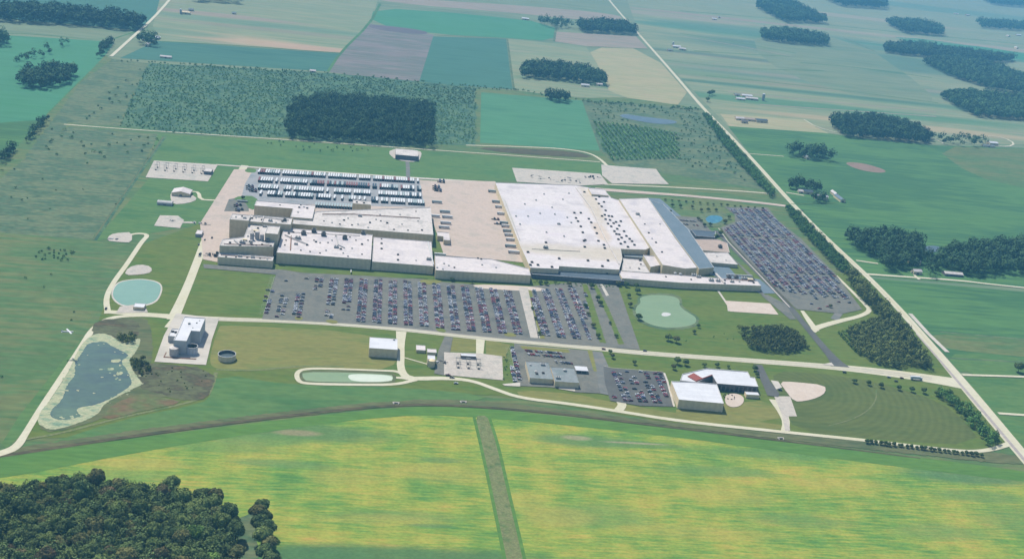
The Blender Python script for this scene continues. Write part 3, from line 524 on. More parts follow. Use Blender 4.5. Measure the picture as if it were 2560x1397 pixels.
# ------------------------------------------------------------------ buildings
def snap(pts, tol):
    for ax in (0, 1):
        idx = sorted(range(len(pts)), key=lambda i: pts[i][ax]); g = [idx[0]]; groups = []
        for i in idx[1:]:
            if pts[i][ax] - pts[g[-1]][ax] < tol: g.append(i)
            else: groups.append(g); g = [i]
        groups.append(g)
        for g in groups:
            mval = sum(pts[i][ax] for i in g) / len(g)
            for i in g: pts[i][ax] = mval
    return pts
def inset(P, d):
    n = len(P); out = []
    for i in range(n):
        a, b, c = P[i - 1], P[i], P[(i + 1) % n]; e1 = (b - a).normalized(); e2 = (c - b).normalized()
        n1 = Vector((-e1.y, e1.x, 0)); n2 = Vector((-e2.y, e2.x, 0)); k = n1 + n2
        k = k / max(.3, k.length_squared / 2) if k.length > 1e-6 else n1
        out.append(b + k * d)
    return out
BUILT = {}
def building(name, label, roof_px, h, wall, roof, tol=7, par=.7, z0=0, cat='building', group=None, pw=.5, snapit=True):
    P = [G(x, y, h) for x, y in roof_px]
    if snapit:
        q = snap([list(uv(p)) for p in P], tol); P = [xy(a, b, 0) for a, b in q]
    else: P = [Vector((p.x, p.y, 0)) for p in P]
    area = sum(P[i - 1].x * P[i].y - P[i].x * P[i - 1].y for i in range(len(P)))
    if area < 0: P.reverse()
    c = sum(P, Vector()) / len(P); t = thing(name, label, cat, (c.x, c.y, z0), 0, group)
    L = [p - c for p in P]; I = inset(L, pw); n = len(L); top = h - z0; mb = MB()
    mb.add([(p.x, p.y, 0) for p in L] + [(p.x, p.y, top) for p in L], [(i, (i + 1) % n, n + (i + 1) % n, n + i) for i in range(n)])
    mb.build('wall', wall, t)
    rb = MB(); rz = top - par; v3 = [Vector((p.x, p.y, rz)) for p in I]
    rb.add(v3, [f if (v3[f[1]] - v3[f[0]]).cross(v3[f[2]] - v3[f[0]]).z > 0 else (f[0], f[2], f[1]) for f in tessellate_polygon([v3])])
    rb.build('roof', roof, t)
    pb = MB(); pb.add([(p.x, p.y, top) for p in L] + [(p.x, p.y, top) for p in I] + [(p.x, p.y, rz) for p in I],
                      [(i, (i + 1) % n, n + (i + 1) % n, n + i) for i in range(n)] + [(n + i, n + (i + 1) % n, 2 * n + (i + 1) % n, 2 * n + i) for i in range(n)])
    pb.build('parapet', m_cap if roof is not m_roofg else m_roofg, t)
    t['_'] = 0; del t['_']
    BUILT[label] = (t, P, h, rz, c); t_info[t.name] = (c, h, rz, L); return t
t_info = {}
# shared roof equipment meshes
def mk_vent():
    a = MB(); a.box((0, 0, 0), (2.2, 2.2, .6)); a.box((0, 0, .6), (3.2, 3.2, .9), 0, 0, .7); return a.mesh('roof_vent', m_ventk)
def mk_fan():
    a = MB(); a.cyl((0, 0, 0), 1.0, 1.0, 10); a.cyl((0, 0, 1.0), 1.4, .5, 10, 0, .7); return a.mesh('roof_vent', m_ventl)
def mk_ac():
    a = MB(); a.box((0, 0, .3), (7, 4, 2.6)); a.box((-3.2, 0, 0), (.5, 3.6, .3)); a.box((3.2, 0, 0), (.5, 3.6, .3)); a.cyl((-1.6, 0, 2.9), 1.1, .4, 10); a.cyl((1.6, 0, 2.9), 1.1, .4, 10); return a.mesh('rooftop_unit', m_ventl)
def mk_cool():
    a = MB(); a.box((0, 0, .8), (7, 7, 4.2)); a.cyl((0, 0, 5), 2.6, 1.2, 14, 0, 2.2)
    for x in (-3, 3):
        for y in (-3, 3): a.box((x, y, 0), (.4, .4, .8))
    a.box((0, -3.6, 1.4), (5.4, .2, 2.4)); return a.mesh('cooling_unit', m_vent)
def mk_pent():
    a = MB(); a.box((0, 0, 0), (9, 6, 3)); a.box((0, 0, 3), (9.6, 6.6, .3)); a.box((3, -3.05, 0), (1.2, .1, 2.1)); return a.mesh('penthouse', m_wallc)
def mk_f(r):
    a = MB(); a.cyl((0, 0, 0), r, .25, 12)
    for i in range(3): a.box((0, 0, .25), (r * 1.8, .25, .1), i * 1.05)
    return a.mesh('fan', m_ventd)
FAN = mk_f(2.0); FANS = mk_f(.9)
ITEM = dict(v=mk_vent(), f=mk_fan(), a=mk_ac(), c=mk_cool(), p=mk_pent())
INAME = dict(v='roof_vent', f='roof_vent', a='rooftop_unit', c='cooling_unit', p='penthouse')
def on_roof(t, items):
    c, h, rz, L = t_info[t.name]
    for it in items:
        k, px, py = it[:3]; p = G(px, py, h); o = link(INAME[k], ITEM[k], t, (p.x - c.x, p.y - c.y, rz + .01), TH)
        s = it[3] if len(it) > 3 else 1; o.scale = (s, s, s)
        if k == 'c': link('fan', FAN, o, (0, 0, 6.1))
        if k == 'a': link('fan', FANS, o, (-1.6, 0, 3.3)); link('fan', FANS, o, (1.6, 0, 3.3))
def pipe_on(t, pts, r, m, up=1.2, name='pipe'):
    c, h, rz, L = t_info[t.name]; mb = MB(); q = [G(x, y, h) for x, y in pts]
    for a, b in zip(q[:-1], q[1:]):
        mb.bar((a.x - c.x, a.y - c.y, rz + up), (b.x - c.x, b.y - c.y, rz + up), r)
        k = int((b - a).length / 9) + 1
        for i in range(k + 1):
            p = a.lerp(b, i / k); mb.box((p.x - c.x, p.y - c.y, rz), (.3, .3, up))
    mb.build(name, m, t)
def vscatter(poly, n, k='f'):
    out = []; q = [(x, y) for x, y in poly]
    while len(out) < n:
        x = random.uniform(min(a for a, b in q), max(a for a, b in q)); y = random.uniform(min(b for a, b in q), max(b for a, b in q))
        if inside((x, y), q): out.append((k, x, y, random.uniform(.6, 1.1)))
    return out
def inside(p, q):
    r = False; n = len(q)
    for i in range(n):
        a, b = q[i - 1], q[i]
        if (a[1] > p[1]) != (b[1] > p[1]) and p[0] < (b[0] - a[0]) * (p[1] - a[1]) / (b[1] - a[1]) + a[0]: r = not r
    return r

# west wing
b1 = building('factory_wing', 'low cream-topped front wing at the left end of the plant below the process block', [(545,642),(547,632),(683,641),(683,652)], 10.5, m_wallg, m_roofc)
on_roof(b1, [('v',565,641,.8),('v',590,642,.7),('a',600,640,.7),('v',618,643,.8),('a',632,643,.7),('v',650,645,.7),('f',668,647)])
b2 = building('factory_wing', 'tall cream process block with tanks and ducts crowded on its roof', [(549,614),(556,598),(612,592),(622,556),(655,556),(695,560),(688,617)], 20, m_wallc, m_roofc, 8)
on_roof(b2, [('v',575,606),('f',590,604),('a',606,606),('v',625,603),('c',668,603,.7),('f',640,612),('v',655,611),('f',676,613),('v',600,612),('a',662,566,.8),('v',645,570),('f',638,562)])
def silo_on(t, px, py, r, hh, m):
    c, h, rz, L = t_info[t.name]; p = G(px, py, h); mb = MB(); mb.cyl((p.x - c.x, p.y - c.y, rz), r, hh, 16); mb.cyl((p.x - c.x, p.y - c.y, rz + hh), r, 1, 16, 0, .4)
    mb.build('silo', m, t)
for q in [(630,598,2.6,9),(643,596,3,10),(655,599,2.6,8),(628,609,2,5)]: silo_on(b2, *q, m_roofc)
pipe_on(b2, [(560,610),(620,612),(680,614)], .5, m_rustm, 1)
b3 = building('tower_block', 'windowless cream tower block with a flat roof at the western yard', [(575,549),(579,534),(626,538),(622,551)], 27, m_wallc, m_roofc, 8)
b3b = building('factory_wing', 'cream upper roof linking the western tower to the stair block, dotted with pipes', [(620,553),(626,536),(660,538),(700,545),(731,546),(728,557),(700,562),(694,560)], 24, m_wallc, m_roofc, 8)
on_roof(b3b, [('f',640,544),('v',655,549),('a',676,552,.8),('v',706,553),('c',712,551,.6),('f',648,541),('v',630,545),('f',690,556)])
on_roof(b3, [('f',590,542),('v',605,540,.8),('a',612,545,.6)])
pipe_on(b3b, [(632,541),(680,546),(722,551)], .5, m_ventl, 1); pipe_on(b3b, [(660,541),(655,556)], .8, m_roofc, .8, 'duct')
pipe_on(b1, [(552,637),(678,646)], .35, m_rustm, .8); pipe_on(b2, [(630,572),(636,590)], .8, m_roofc, 1, 'duct'); pipe_on(b2, [(585,600),(600,612)], .7, m_ventl, .8)
on_roof(b2, [('p',612,600,.6),('p',640,578,.7),('f',620,590,1.2),('f',630,585,1.2),('c',684,598,.5)])
b4 = building('tower_block', 'square cream stair tower standing between the process block and the big flat roof', [(664,583),(668,563),(700,566),(695,585)], 30, m_wallc, m_roofc, 8)
b5 = building('factory_hall', 'long cream storage hall with an L shaped white roof behind the process block', [(636,514),(640,503),(787,511),(783,546),(728,543),(730,521)], 19, m_wallc, m_roofw, 8)
on_roof(b5, [('v',748,518),('f',760,517),('v',768,520),('v',752,512,.7),('f',745,530),('v',700,512,.7)])
b6 = building('factory_hall', 'wide white-roofed hall with four dark cooling units in the western half of the plant', [(695,633),(706,571),(930,584),(929,647)], 15.5, m_wallg, m_roofw, 8)
on_roof(b6, [('c',759,585,.9),('c',785,579,.9),('c',809,588,.9),('c',862,596,.9),('c',908,572+12,.8),('v',722,583),('v',733,580),('a',745,596,1.1),('v',790,604),('f',800,606),('a',841,618,.9),('v',852,622),
             ('f',858,632),('v',905,610),('f',815,625),('v',768,612),('a',740,610,.7),('f',830,600),('f',880,620),('v',840,590,.8)])
pipe_on(b6, [(712,588),(745,602),(768,611)], .7, m_ventl, 1.4); pipe_on(b6, [(728,590),(726,625)], .6, m_rustm, 1)
on_roof(b6, [('v',x_,y_,.7) for x_,y_ in [(715,600),(712,612),(752,625),(775,628),(800,632),(875,592),(890,600),(920,600),(870,640),(905,635),(735,595),(820,606),(785,600)]])
pipe_on(b6, [(840,590),(846,612),(862,620)], .6, m_ventl, 1); pipe_on(b6, [(720,580),(900,589)], .35, m_vent, .6)
b7 = building('factory_hall', 'plain pink-white roofed hall with a raised white parapet on its east edge', [(932,655),(932,594),(1076,601),(1086,664)], 12.5, m_wallg, m_roofw, 8)
on_roof(b7, [('v',954,608),('v',954,621),('v',995,636),('v',995,649),('a',1072,648,.9),('v',954,597,.7),('f',1040,650,.8)])
pipe_on(b7, [(1070,605),(1084,662)], 1.1, m_cap, .5, 'duct')
b8 = building('factory_hall', 'long rear hall of patched white and cream roofing beside the trailer rows', [(730,559),(735,548),(786,530),(800,529),(1068,517),(1078,548),(1094,585),(868,573)], 16.5, m_wallc, m_roofc, 9)
on_roof(b8, [('v',968,557,1.1),('v',925,556),('f',940,548),('v',952,552,.8),('f',1005,560),('v',1055,575),('f',1000,536),('f',950,536),('v',1040,528,.7),('v',985,573,.8),('f',895,560),('v',880,562,.8),('f',1045,552),
             ('v',1020,575,.8),('f',920,568),('v',850,560,.8),('f',830,556),('v',810,552,.7),('a',900,540,.8),('f',870,545),('v',860,550)])
pipe_on(b8, [(806,536),(880,536),(1050,546)], .6, m_rustm, 1.2)
b9 = building('annex', 'small cream penthouse annex at the edge of the trailer yard', [(880,508),(884,500),(928,502),(928,512)], 20, m_wallc, m_roofc, 8)
on_roof(b9, [('v',892,505),('v',910,507)])
b10 = building('loading_dock', 'low pale dock shelter behind the rear hall at the paved court', [(1092,588),(1094,578),(1122,582),(1126,600),(1110,600),(1108,592)], 8, m_wallg, m_roofw, 6)
b11 = building('factory_hall', 'bright white-roofed hall with a slanted corner facing the big car park', [(1089,675),(1087,638),(1228,647),(1322,671),(1327,688)], 12.5, m_wallg, m_roofw, 8, snapit=False)
on_roof(b11, [('f',1110,658),('f',1122,663),('v',1136,668,.8),('f',1093,668),('f',1205,661),('v',1195,645,.9),('v',1203,647,.9),('f',1240,668),('f',1107,672)])
b12 = building('factory_hall', 'huge white-roofed assembly hall with rows of dark roof vents, largest roof of the plant', [(1238,456),(1440,463),(1510,474),(1528,494),(1547,500),(1592,562),(1630,616),(1614,624),(1552,622),(1556,645),(1548,674),(1398,665),(1397,672),(1326,669),(1300,612)], 13.5, m_wallg, m_roofb, 1, snapit=False)
VENTS = [(1350,533),(1387,535),(1380,518),(1407,498),(1422,483),(1436,532),(1452,532),(1440,545),(1445,553),(1472,547),(1478,556),(1452,566),(1487,569),(1457,581),(1492,583),(1460,602),(1462,617),(1496,602),(1510,612),(1512,620),(1463,600),
 (1461,480),(1476,478),(1482,488),(1490,498),(1497,509),(1504,516),(1514,526),(1522,540),(1505,540),(1514,548),(1512,537),(1530,541),(1520,559),(1534,558),(1528,566),(1536,578),(1543,572),(1548,586),(1541,585),(1554,594),(1546,598),(1562,605),(1552,609),(1570,617),
 (1525,550),(1540,555),(1548,564),(1552,553),(1560,578),(1566,590),(1574,597),(1580,603),(1586,612),(1510,505),(1498,492),
 (1418,543),(1428,556),(1366,580),(1364,620),(1320,540),(1312,510),(1340,500),(1360,485),(1290,540),(1300,560),(1410,590),(1365,606),(1470,651),(1506,665),(1520,651),(1398,646),(1330,655),(1326,662),(1380,667),(1345,662),(1320,630)]
on_roof(b12, [(('v' if x > 1430 or y > 600 else 'f'), x, y, 1.25) for x, y in VENTS if not (x > 1600)])
on_roof(b12, [('a',1364,619,1.0),('a',1397,560,.7)])
pipe_on(b12, [(1440,470),(1478,520),(1510,590),(1548,660)], 1.0, m_roofc, .4, 'duct'); pipe_on(b12, [(1262,500),(1300,600)], .5, m_ventl, .6); pipe_on(b12, [(1330,622),(1450,628)], .3, m_vent, .5)
b12b = building('factory_wing', 'white raised strip roof at the rear right corner of the assembly hall', [(1470,469),(1510,473),(1524,490),(1478,484)], 16, m_wallg, m_roofw, 8)
b13 = building('entrance_building', 'low dark-roofed entrance building under the assembly hall front wall', [(1328,680),(1328,674),(1399,677),(1400,670),(1550,679),(1558,700),(1440,694),(1330,690)], 7, m_walld, m_dark, 8, .4)
on_roof(b13, [('a',1500,680,.8),('f',1512,679,1.2),('v',1518,684,.9),('v',1530,683,.7)])
b14 = building('factory_wing', 'low cream service roof at the inner corner beside the long hall', [(1552,673),(1556,645),(1600,648),(1625,668),(1622,684),(1580,680)], 9.5, m_wallc, m_roofc, 8)
on_roof(b14, [('v',1602,660,.8),('v',1598,671,.9),('f',1575,668,.8),('c',1600,650,.5)])
b15 = building('long_hall', 'very long white-roofed hall running back along the east side with a slate lean-to', [(1548,497),(1620,495),(1690,598),(1743,669),(1713,671),(1657,662)], 17, m_wallc, m_roofw, 1, .5, snapit=False)
on_roof(b15, [('v',1622,582),('v',1640,606),('v',1655,630),('f',1600,540),('a',1594,536,.9),('f',1630,596),('f',1650,560),('v',1612,560,.8)])
b15b = building('lean_to', 'slate-coloured lean-to roof sloping off the east side of the long hall', [(1624,500),(1658,510),(1720,572),(1785,668),(1748,672),(1694,600)], 11, m_wallc, m_slate, 1, .3, snapit=False)
b16 = building('annex', 'small white flat roof tucked against the long hall near its front', [(1609,638),(1643,639),(1656,661),(1626,667)], 12.5, m_wallc, m_roofw, 8)
b17 = building('factory_wing', 'narrow front wing at the right end, roof crowded with pipes and tanks', [(1552,697),(1552,681),(1640,683),(1760,690),(1890,697),(1902,714),(1700,704)], 9.5, m_wallg, m_roofw, 8)
on_roof(b17, [('f',1688,684,1.8),('f',1701,686,1.8),('a',1735,688,1),('a',1746,692,.9),('v',1665,691,.8),('a',1778,701,1),('a',1795,702,.9),('c',1822,694,.8),('c',1840,695,.8),('a',1860,697,1.1),('p',1875,700,.8),('v',1728,698,.8),
              ('v',1812,700),('f',1848,703,1.2),('a',1830,704,.8),('v',1884,706)])
pipe_on(b17, [(1790,685),(1812,708)], 1.5, m_roofc, 1, 'duct'); pipe_on(b17, [(1815,690),(1880,694)], 1.2, m_cap, 3, 'duct'); pipe_on(b17, [(1815,698),(1885,703)], .6, m_rustm, 1.5)
b18 = building('annex', 'low building with a tan gravel roof beside the east car park', [(1738,597),(1796,598),(1818,607),(1824,630),(1754,626)], 5, m_wallg, m_pinkr, 7)
on_roof(b18, [('c',1800,618,.8),('v',1748,614,.8)])
b19 = building('annex', 'low cream-roofed building in front of the tan gravel roof', [(1756,630),(1822,631),(1842,661),(1781,656)], 6, m_wallc, m_roofc, 7)
on_roof(b19, [('f',1792,640,.8),('f',1815,650,.8)])
b20 = building('office_block', 'dark glazed office block by the blue pond at the small car park', [(1727,575),(1788,577),(1786,592),(1742,591)], 7, m_glass, m_dark, 7)
courty = building('service_building', 'grey plant room in the sunken court by the long hall', [(1556,640),(1560,628),(1606,630),(1610,645)], 6, m_walld, m_roofg, 7)

# outlying plant buildings
def simple(name, label, px, h, wall, roof, **k): return building(name, label, px, h, wall, roof, 5, .3, pw=.3, **k)
s1 = simple('warehouse', 'white box warehouse south of the service road, dark shadow on its right side', [(925,842),(996,847),(992,874),(922,869)], 11, m_wallg, m_roofs); on_roof(s1, [('f',985,849,1)])
s2 = simple('pump_house', 'little white-roofed hut on the lawn right of the box warehouse', [(1041,862),(1064,863),(1063,875),(1040,874)], 4, m_wallc, m_roofw)
s3 = simple('pump_house', 'squat shed with a white roof behind the grey tank house', [(1068,871),(1090,872),(1092,881),(1068,880)], 4, m_wallc, m_roofw)
s4 = simple('pump_house', 'tall grey-walled tank house with a white lid near the switchyard', [(1069,887),(1088,888),(1088,898),(1069,897)], 9, m_wallg, m_roofs)
s5 = simple('switch_house', 'long low control house on the light concrete switchyard pad', [(1152,882),(1190,885),(1190,891),(1152,888)], 4.5, m_walld, m_roofs)
s6 = simple('pump_house', 'small hut on the gravel bulge north of the teal pond', [(348,669),(366,668),(371,672),(352,674)], 4, m_wallg, m_roofw)
s7 = simple('pump_house', 'white-roofed pump house on the near bank of the teal pond', [(336,758),(363,758),(362,768),(334,767)], 4.5, m_wallg, m_roofs)
s8 = simple('workshop', 'dark-walled workshop with a pinkish roof by the gravel track behind the trailers', [(990,372),(1042,376),(1047,391),(988,387)], 9, m_walld, m_roofc)
s9 = simple('switch_house', 'grey switchgear house at the right edge of the gravel substation', [(512,420),(530,422),(530,430),(512,428)], 6, m_walld, m_roofc)
s10 = simple('gate_house', 'pale square kiosk on the lawn strip under the wide hall', [(873,674),(882,674),(882,680),(873,680)], 4, m_wallc, m_roofc)
s11 = simple('shed', 'small white shed by the western yard road edge', [(492,574),(506,576),(506,586),(490,584)], 5, m_ventl, m_roofw)
# power house on the concrete pad
t1 = building('power_house', 'tall white-roofed utility plant on the pale pad beside the front road junction', [(455,791),(512,794),(502,827),(476,827),(467,854),(433,848),(438,833),(452,833)], 16, m_cap, m_roofs, 5)
on_roof(t1, [('f',473,808,1.2),('v',492,806,.5),('f',482,818,.5),('f',499,800,.5)])
t1b = building('annex', 'lower white-roofed annex on the left of the utility plant', [(428,820),(452,822),(446,842),(422,838)], 8, m_cap, m_roofs, 5)
on_roof(t1b, [('v',432,828),('v',440,830)])
def tank(name, label, px, py, r, h, wall, openin=False, lid=None, group=None):
    b = G(px, py); t = thing(name, label, 'tank', (b.x, b.y, 0), 0, group); a = MB(); a.cyl((0, 0, 0), r, h, 28, cap=False); a.build('tank_wall', wall, t)
    if openin:
        c = MB(); c.cyl((0, 0, h * .25), r - .3, h * .75, 28, cap=False); c.build('inner_wall', m_vent, t)
        c = MB(); n = 28; c.add([((r - .3) * math.cos(i * 2 * math.pi / n), (r - .3) * math.sin(i * 2 * math.pi / n), h * .55) for i in range(n)], [tuple(range(n))]); c.build('liquid', m_grayw, t)
        c = MB(); vs = []; 
        for rr in (r + .1, r - .4): vs += [(rr * math.cos(i * 2 * math.pi / n), rr * math.sin(i * 2 * math.pi / n), h + .02) for i in range(n)]
        c.add(vs, [(i, (i + 1) % n, n + (i + 1) % n, n + i) for i in range(n)]); c.build('rim', m_cap, t)
    else:
        c = MB(); c.cyl((0, 0, h), r + .15, .3, 28); c.cyl((0, 0, h + .3), r, .9, 28, 0, .6); c.build('lid', lid or wall, t)
    c = MB()
    for i in range(0, int(h) + 1): c.box((r * .86, -r * .52, i * 1.0), (.5, .06, .06), -.5)
    c.bar((r * .84, -r * .56, 0), (r * .84, -r * .56, h + .8), .06); c.bar((r * .88, -r * .48, 0), (r * .88, -r * .48, h + .8), .06); c.build('ladder', m_ventl, t)
    return t
tank('storage_tank', 'cream cylinder tank at the lower left of the utility plant', 435, 889, 4.6, 9, m_roofc)
tank('storage_tank', 'white tank with an open dark top in front of the utility plant', 480, 884, 5.8, 9, m_roofs, True)
tank('open_tank', 'big round open-topped tank alone on the lawn right of the utility pad', 567, 898, 9, 6.5, m_wallg, True)
tank('storage_tank', 'grey cylinder tank below the white lid tank house', 1078, 917, 3.6, 8, m_wallg)
tk = thing('pipe_rack', 'low brown pipe rack along the near edge of the utility pad', 'pipe rack', G(450, 898)[:], TH)
a = MB(); a.bar((-16, 0, 1), (16, 0, 1), .5); a.bar((-16, 1.6, 1), (16, 1.6, 1), .4); a.bar((-16, 0, 1), (-16, 12, 1), .5)
for i in range(9): a.box((-16 + i * 4, .8, 0), (.4, 2.6, 1))
a.build('pipe', m_rustm, tk)

# arched barn and quonset by the substation
def gable(name, label, cat, px, py, L_, W_, h, rh, wall, roof, rz=None, group=None, door=True, arch=False):
    b = G(px, py); t = thing(name, label, cat, (b.x, b.y, 0), TH if rz is None else rz, group); a = MB(); x, y = L_ / 2, W_ / 2
    prof = [(-y, 0), (-y, h)]
    if arch: prof += [(-y * math.cos(k * math.pi / 8), h + rh * math.sin(k * math.pi / 8)) for k in range(1, 8)]
    else: prof += [(0, h + rh)]
    prof += [(y, h), (y, 0)]; n = len(prof)
    for s_ in (-1, 1):
        f = tuple(range(n)); a.add([(s_ * x, p, q) for p, q in prof], [f if s_ < 0 else f[::-1]])
    a.add([(-x, -y, 0), (x, -y, 0), (x, -y, h), (-x, -y, h)], [(0, 1, 2, 3)]); a.add([(-x, y, 0), (x, y, 0), (x, y, h), (-x, y, h)], [(3, 2, 1, 0)])
    a.build('wall', wall, t); r = MB(); e = .5; pr = prof[1:-1]; pr = [(pr[0][0] - .4, pr[0][1] - (.15 if not arch else 0))] + pr[1:-1] + [(pr[-1][0] + .4, pr[-1][1] - (.15 if not arch else 0))]
    for i in range(len(pr) - 1):
        (p0, q0), (p1, q1) = pr[i], pr[i + 1]
        r.add([(-x - e, p0, q0 + .12), (x + e, p0, q0 + .12), (x + e, p1, q1 + .12), (-x - e, p1, q1 + .12)], [(0, 1, 2, 3)])
        r.add([(-x - e, p0, q0), (x + e, p0, q0), (x + e, p1, q1), (-x - e, p1, q1)], [(3, 2, 1, 0)])
    r.build('roof', roof, t)
    if door:
        d = MB(); d.box((0, -y - .04, 0), (min(4, L_ * .3), .12, min(3.2, h * .8))); d.build('door', m_walld, t); d = MB(); d.box((-x - .04, 0, 0), (.12, min(4, W_ * .4), min(3.4, h * .85))); d.build('door', m_walld, t)
    return t
gable('barn', 'broad white gabled barn standing left of the yard road', 'barn', 455, 487, 22, 26, 5.5, 3.2, m_wallg, m_roofw, TH + math.pi / 2)
gable('barn', 'silver arched-roof shed just below the gabled barn', 'barn', 413, 512, 20, 11, 3, 3, m_ventl, m_ventl, arch=True)
gable('shed', 'long narrow grey roof by the tower yard next to the parked trucks', 'shed', 606, 506, 14, 5, 3, .8, m_walld, m_roofg, door=False)

# gravel pits with gear
def yard_gear(name, label, px, py, seed, n, span, hmax=4):
    r = random.Random(seed); b = G(px, py); t = thing(name, label, 'equipment', (b.x, b.y, 0), TH); a = MB()
    for _ in range(n):
        a = MB(); a.box((0, 0, 0), (r.uniform(1, 4), r.uniform(1, 3), r.uniform(.8, hmax)), 0, 0, r.choice([1, .9])); a.build('cabinet', r.choice([m_vent, m_ventl, m_ventd]), t, (r.uniform(-span, span), r.uniform(-span * .5, span * .5), 0), r.choice([0, 0, 1.57]))
    a = MB()
    for _ in range(max(2, n // 2)):
        x0, y0 = r.uniform(-span, span), r.uniform(-span * .5, span * .5); a = MB(); a.bar((x0, y0, 1.5), (x0 + r.uniform(2, 6), y0, 1.5), .3); a.box((x0, y0, 0), (.3, .3, 1.5)); a.build('pipe', m_ventl, t)
    return t
yard_gear('yard_equipment', 'dark cluster of tanks and pipes at the left foot of the process block', 525, 640, 1, 16, 13, 6)
yard_gear('yard_equipment', 'round well equipment on the fenced gravel square left of the plant', 420, 553, 2, 5, 7, 2)
yard_gear('yard_equipment', 'scattered crates and skips at the corner of the western yard', 500, 560, 3, 9, 10, 3)
yard_gear('yard_equipment', 'pump gear on the teardrop gravel patch at the end of the loop road', 283, 598, 4, 6, 7, 2)
yard_gear('yard_equipment', 'roof pipes and air coolers between the office wings at the right front end', 1760, 684, 5, 12, 16, 4)
yard_gear('yard_equipment', 'materials piled on the left gravel storage pad behind the assembly hall', 1390, 450, 6, 26, 44, 3)
yard_gear('yard_equipment', 'black skip and pallets at the right end of the rear gravel pad', 1480, 446, 7, 12, 16, 4)
yard_gear('yard_equipment', 'grey transformers standing beside the dark lane at the switchyard', 1092, 905, 8, 12, 9, 4)
# substations
def substation(label, px, py, nx, ny, sx, sy, hh=9):
    b = G(px, py); t = thing('substation', label, 'substation', (b.x, b.y, 0), TH); a = MB()
    for i in range(nx):
        for j in range(ny):
            x, y = (i - (nx - 1) / 2) * sx, (j - (ny - 1) / 2) * sy; a = MB(); a.box((x - 2, y, 0), (.35, .35, hh)); a.box((x + 2, y, 0), (.35, .35, hh)); a.box((x, y, hh), (5, .5, .5)); a.build('gantry', m_ventl, t)
    a = MB()
    for i in range(nx):
        for j in range(ny):
            x, y = (i - (nx - 1) / 2) * sx, (j - (ny - .4) / 2) * sy; a = MB(); a.box((x, y, 0), (2.6, 1.8, 2.2)); a.cyl((x - .6, y, 2.2), .2, 1, 6); a.cyl((x + .6, y, 2.2), .2, 1, 6); a.build('transformer', m_vent, t)
    a = MB()
    for j in range(ny):
        y = (j - (ny - 1) / 2) * sy; a = MB(); a.bar((-(nx) / 2 * sx, y, hh - .4), (nx / 2 * sx, y, hh - .4), .12); a.build('busbar', m_ventl, t)
    return t
substation('steel gantry substation on the gravel pad at the far left behind the barn', 450, 427, 6, 2, 14, 14)
substation('small switchyard of light steel frames on the pad below the control house', 1170, 915, 3, 2, 11, 10, 7)

# office building
o1 = simple('office_wing', 'left half of the flat grey-roofed office south of the road', [(1318,905),(1375,904),(1379,948),(1321,943)], 7, m_wallg, m_roofg)
on_roof(o1, [('a',1357,912,.7),('v',1342,934),('f',1340,930,1.4),('v',1358,932),('f',1326,912)])
o2 = simple('office_wing', 'right half of the grey office roof with a ring on top', [(1379,918),(1432,919),(1434,934),(1450,938),(1449,957),(1385,952)], 7.5, m_wallg, m_roofg)
on_roof(o2, [('a',1395,945,.7),('f',1412,926,1.6)])
cb = G(1452, 930); cp = thing('entrance_canopy', 'white entrance canopy on posts right of the grey office', 'canopy', (cb.x, cb.y, 0), TH)
a = MB(); a.box((0, 0, 4), (14, 11, .6)); a.build('roof', m_roofs, cp); a = MB()
for x in (-6, 0, 6):
    for y in (-4.5, 4.5): a = MB(); a.box((x, y, 0), (.5, .5, 4)); a.build('post', m_wallc, cp)
# training centre
sc1 = building('school_hall', 'big white-roofed hall at the front left of the training centre', [(1678,952),(1740,954),(1792,959),(1810,1008),(1697,998)], 11, m_wallg, m_roofs, 3, snapit=False)
sc2 = building('school_wing', 'wide white roof with a sharp left point behind the training hall', [(1706,934),(1766,920),(1869,928),(1876,941),(1887,943),(1896,966),(1793,958),(1781,938),(1742,955),(1700,950)], 9, m_walld, m_roofs, 3, snapit=False)
c2, h2, rz2, L2 = t_info[sc2.name]
a = MB(); q = [G(x, y, 9) for x, y in [(1719,940),(1734,932),(1758,946),(1742,953)]]; z_ = 9.15
a.add([(p.x - c2.x, p.y - c2.y, z_) for p in q] + [(p.x - c2.x, p.y - c2.y, z_ - 1.2) for p in q], [(3, 2, 1, 0), (0, 1, 5, 4), (1, 2, 6, 5), (2, 3, 7, 6), (3, 0, 4, 7)]); a.build('skylight_roof', m_terra, sc2)
pipe_on(sc2, [(1742,952),(1780,938)], .9, m_terra, .9, 'beam')
a = MB(); q0 = G(1793, 958, 9); q1 = G(1896, 966, 9); dd = (q1 - q0); nn = Vector((dd.y, -dd.x, 0)).normalized()
for i in range(9):
    p = q0.lerp(q1, (i + .6) / 9.4) + nn * .15; a = MB(); a.box((p.x - c2.x, p.y - c2.y, 1.0), (3.0, .15, 6), math.atan2(dd.y, dd.x)); a.build('window', m_glass, sc2)
sc3 = simple('school_annex', 'small flat annex at the right front corner of the training centre', [(1864,978),(1897,980),(1896,987),(1864,985)], 5, m_wallg, m_roofs)
pt = thing('patio_furniture', 'dark seats and planters on the round patio by the training centre', 'patio furniture', G(1822, 994)[:], TH); a = MB()
for i in range(9):
    an = i * .7; a = MB(); a.box((math.cos(an) * 6, math.sin(an) * 6, Z4), (1.8, .6, .9), an + 1.57); a.build('seat', m_ventd, pt)

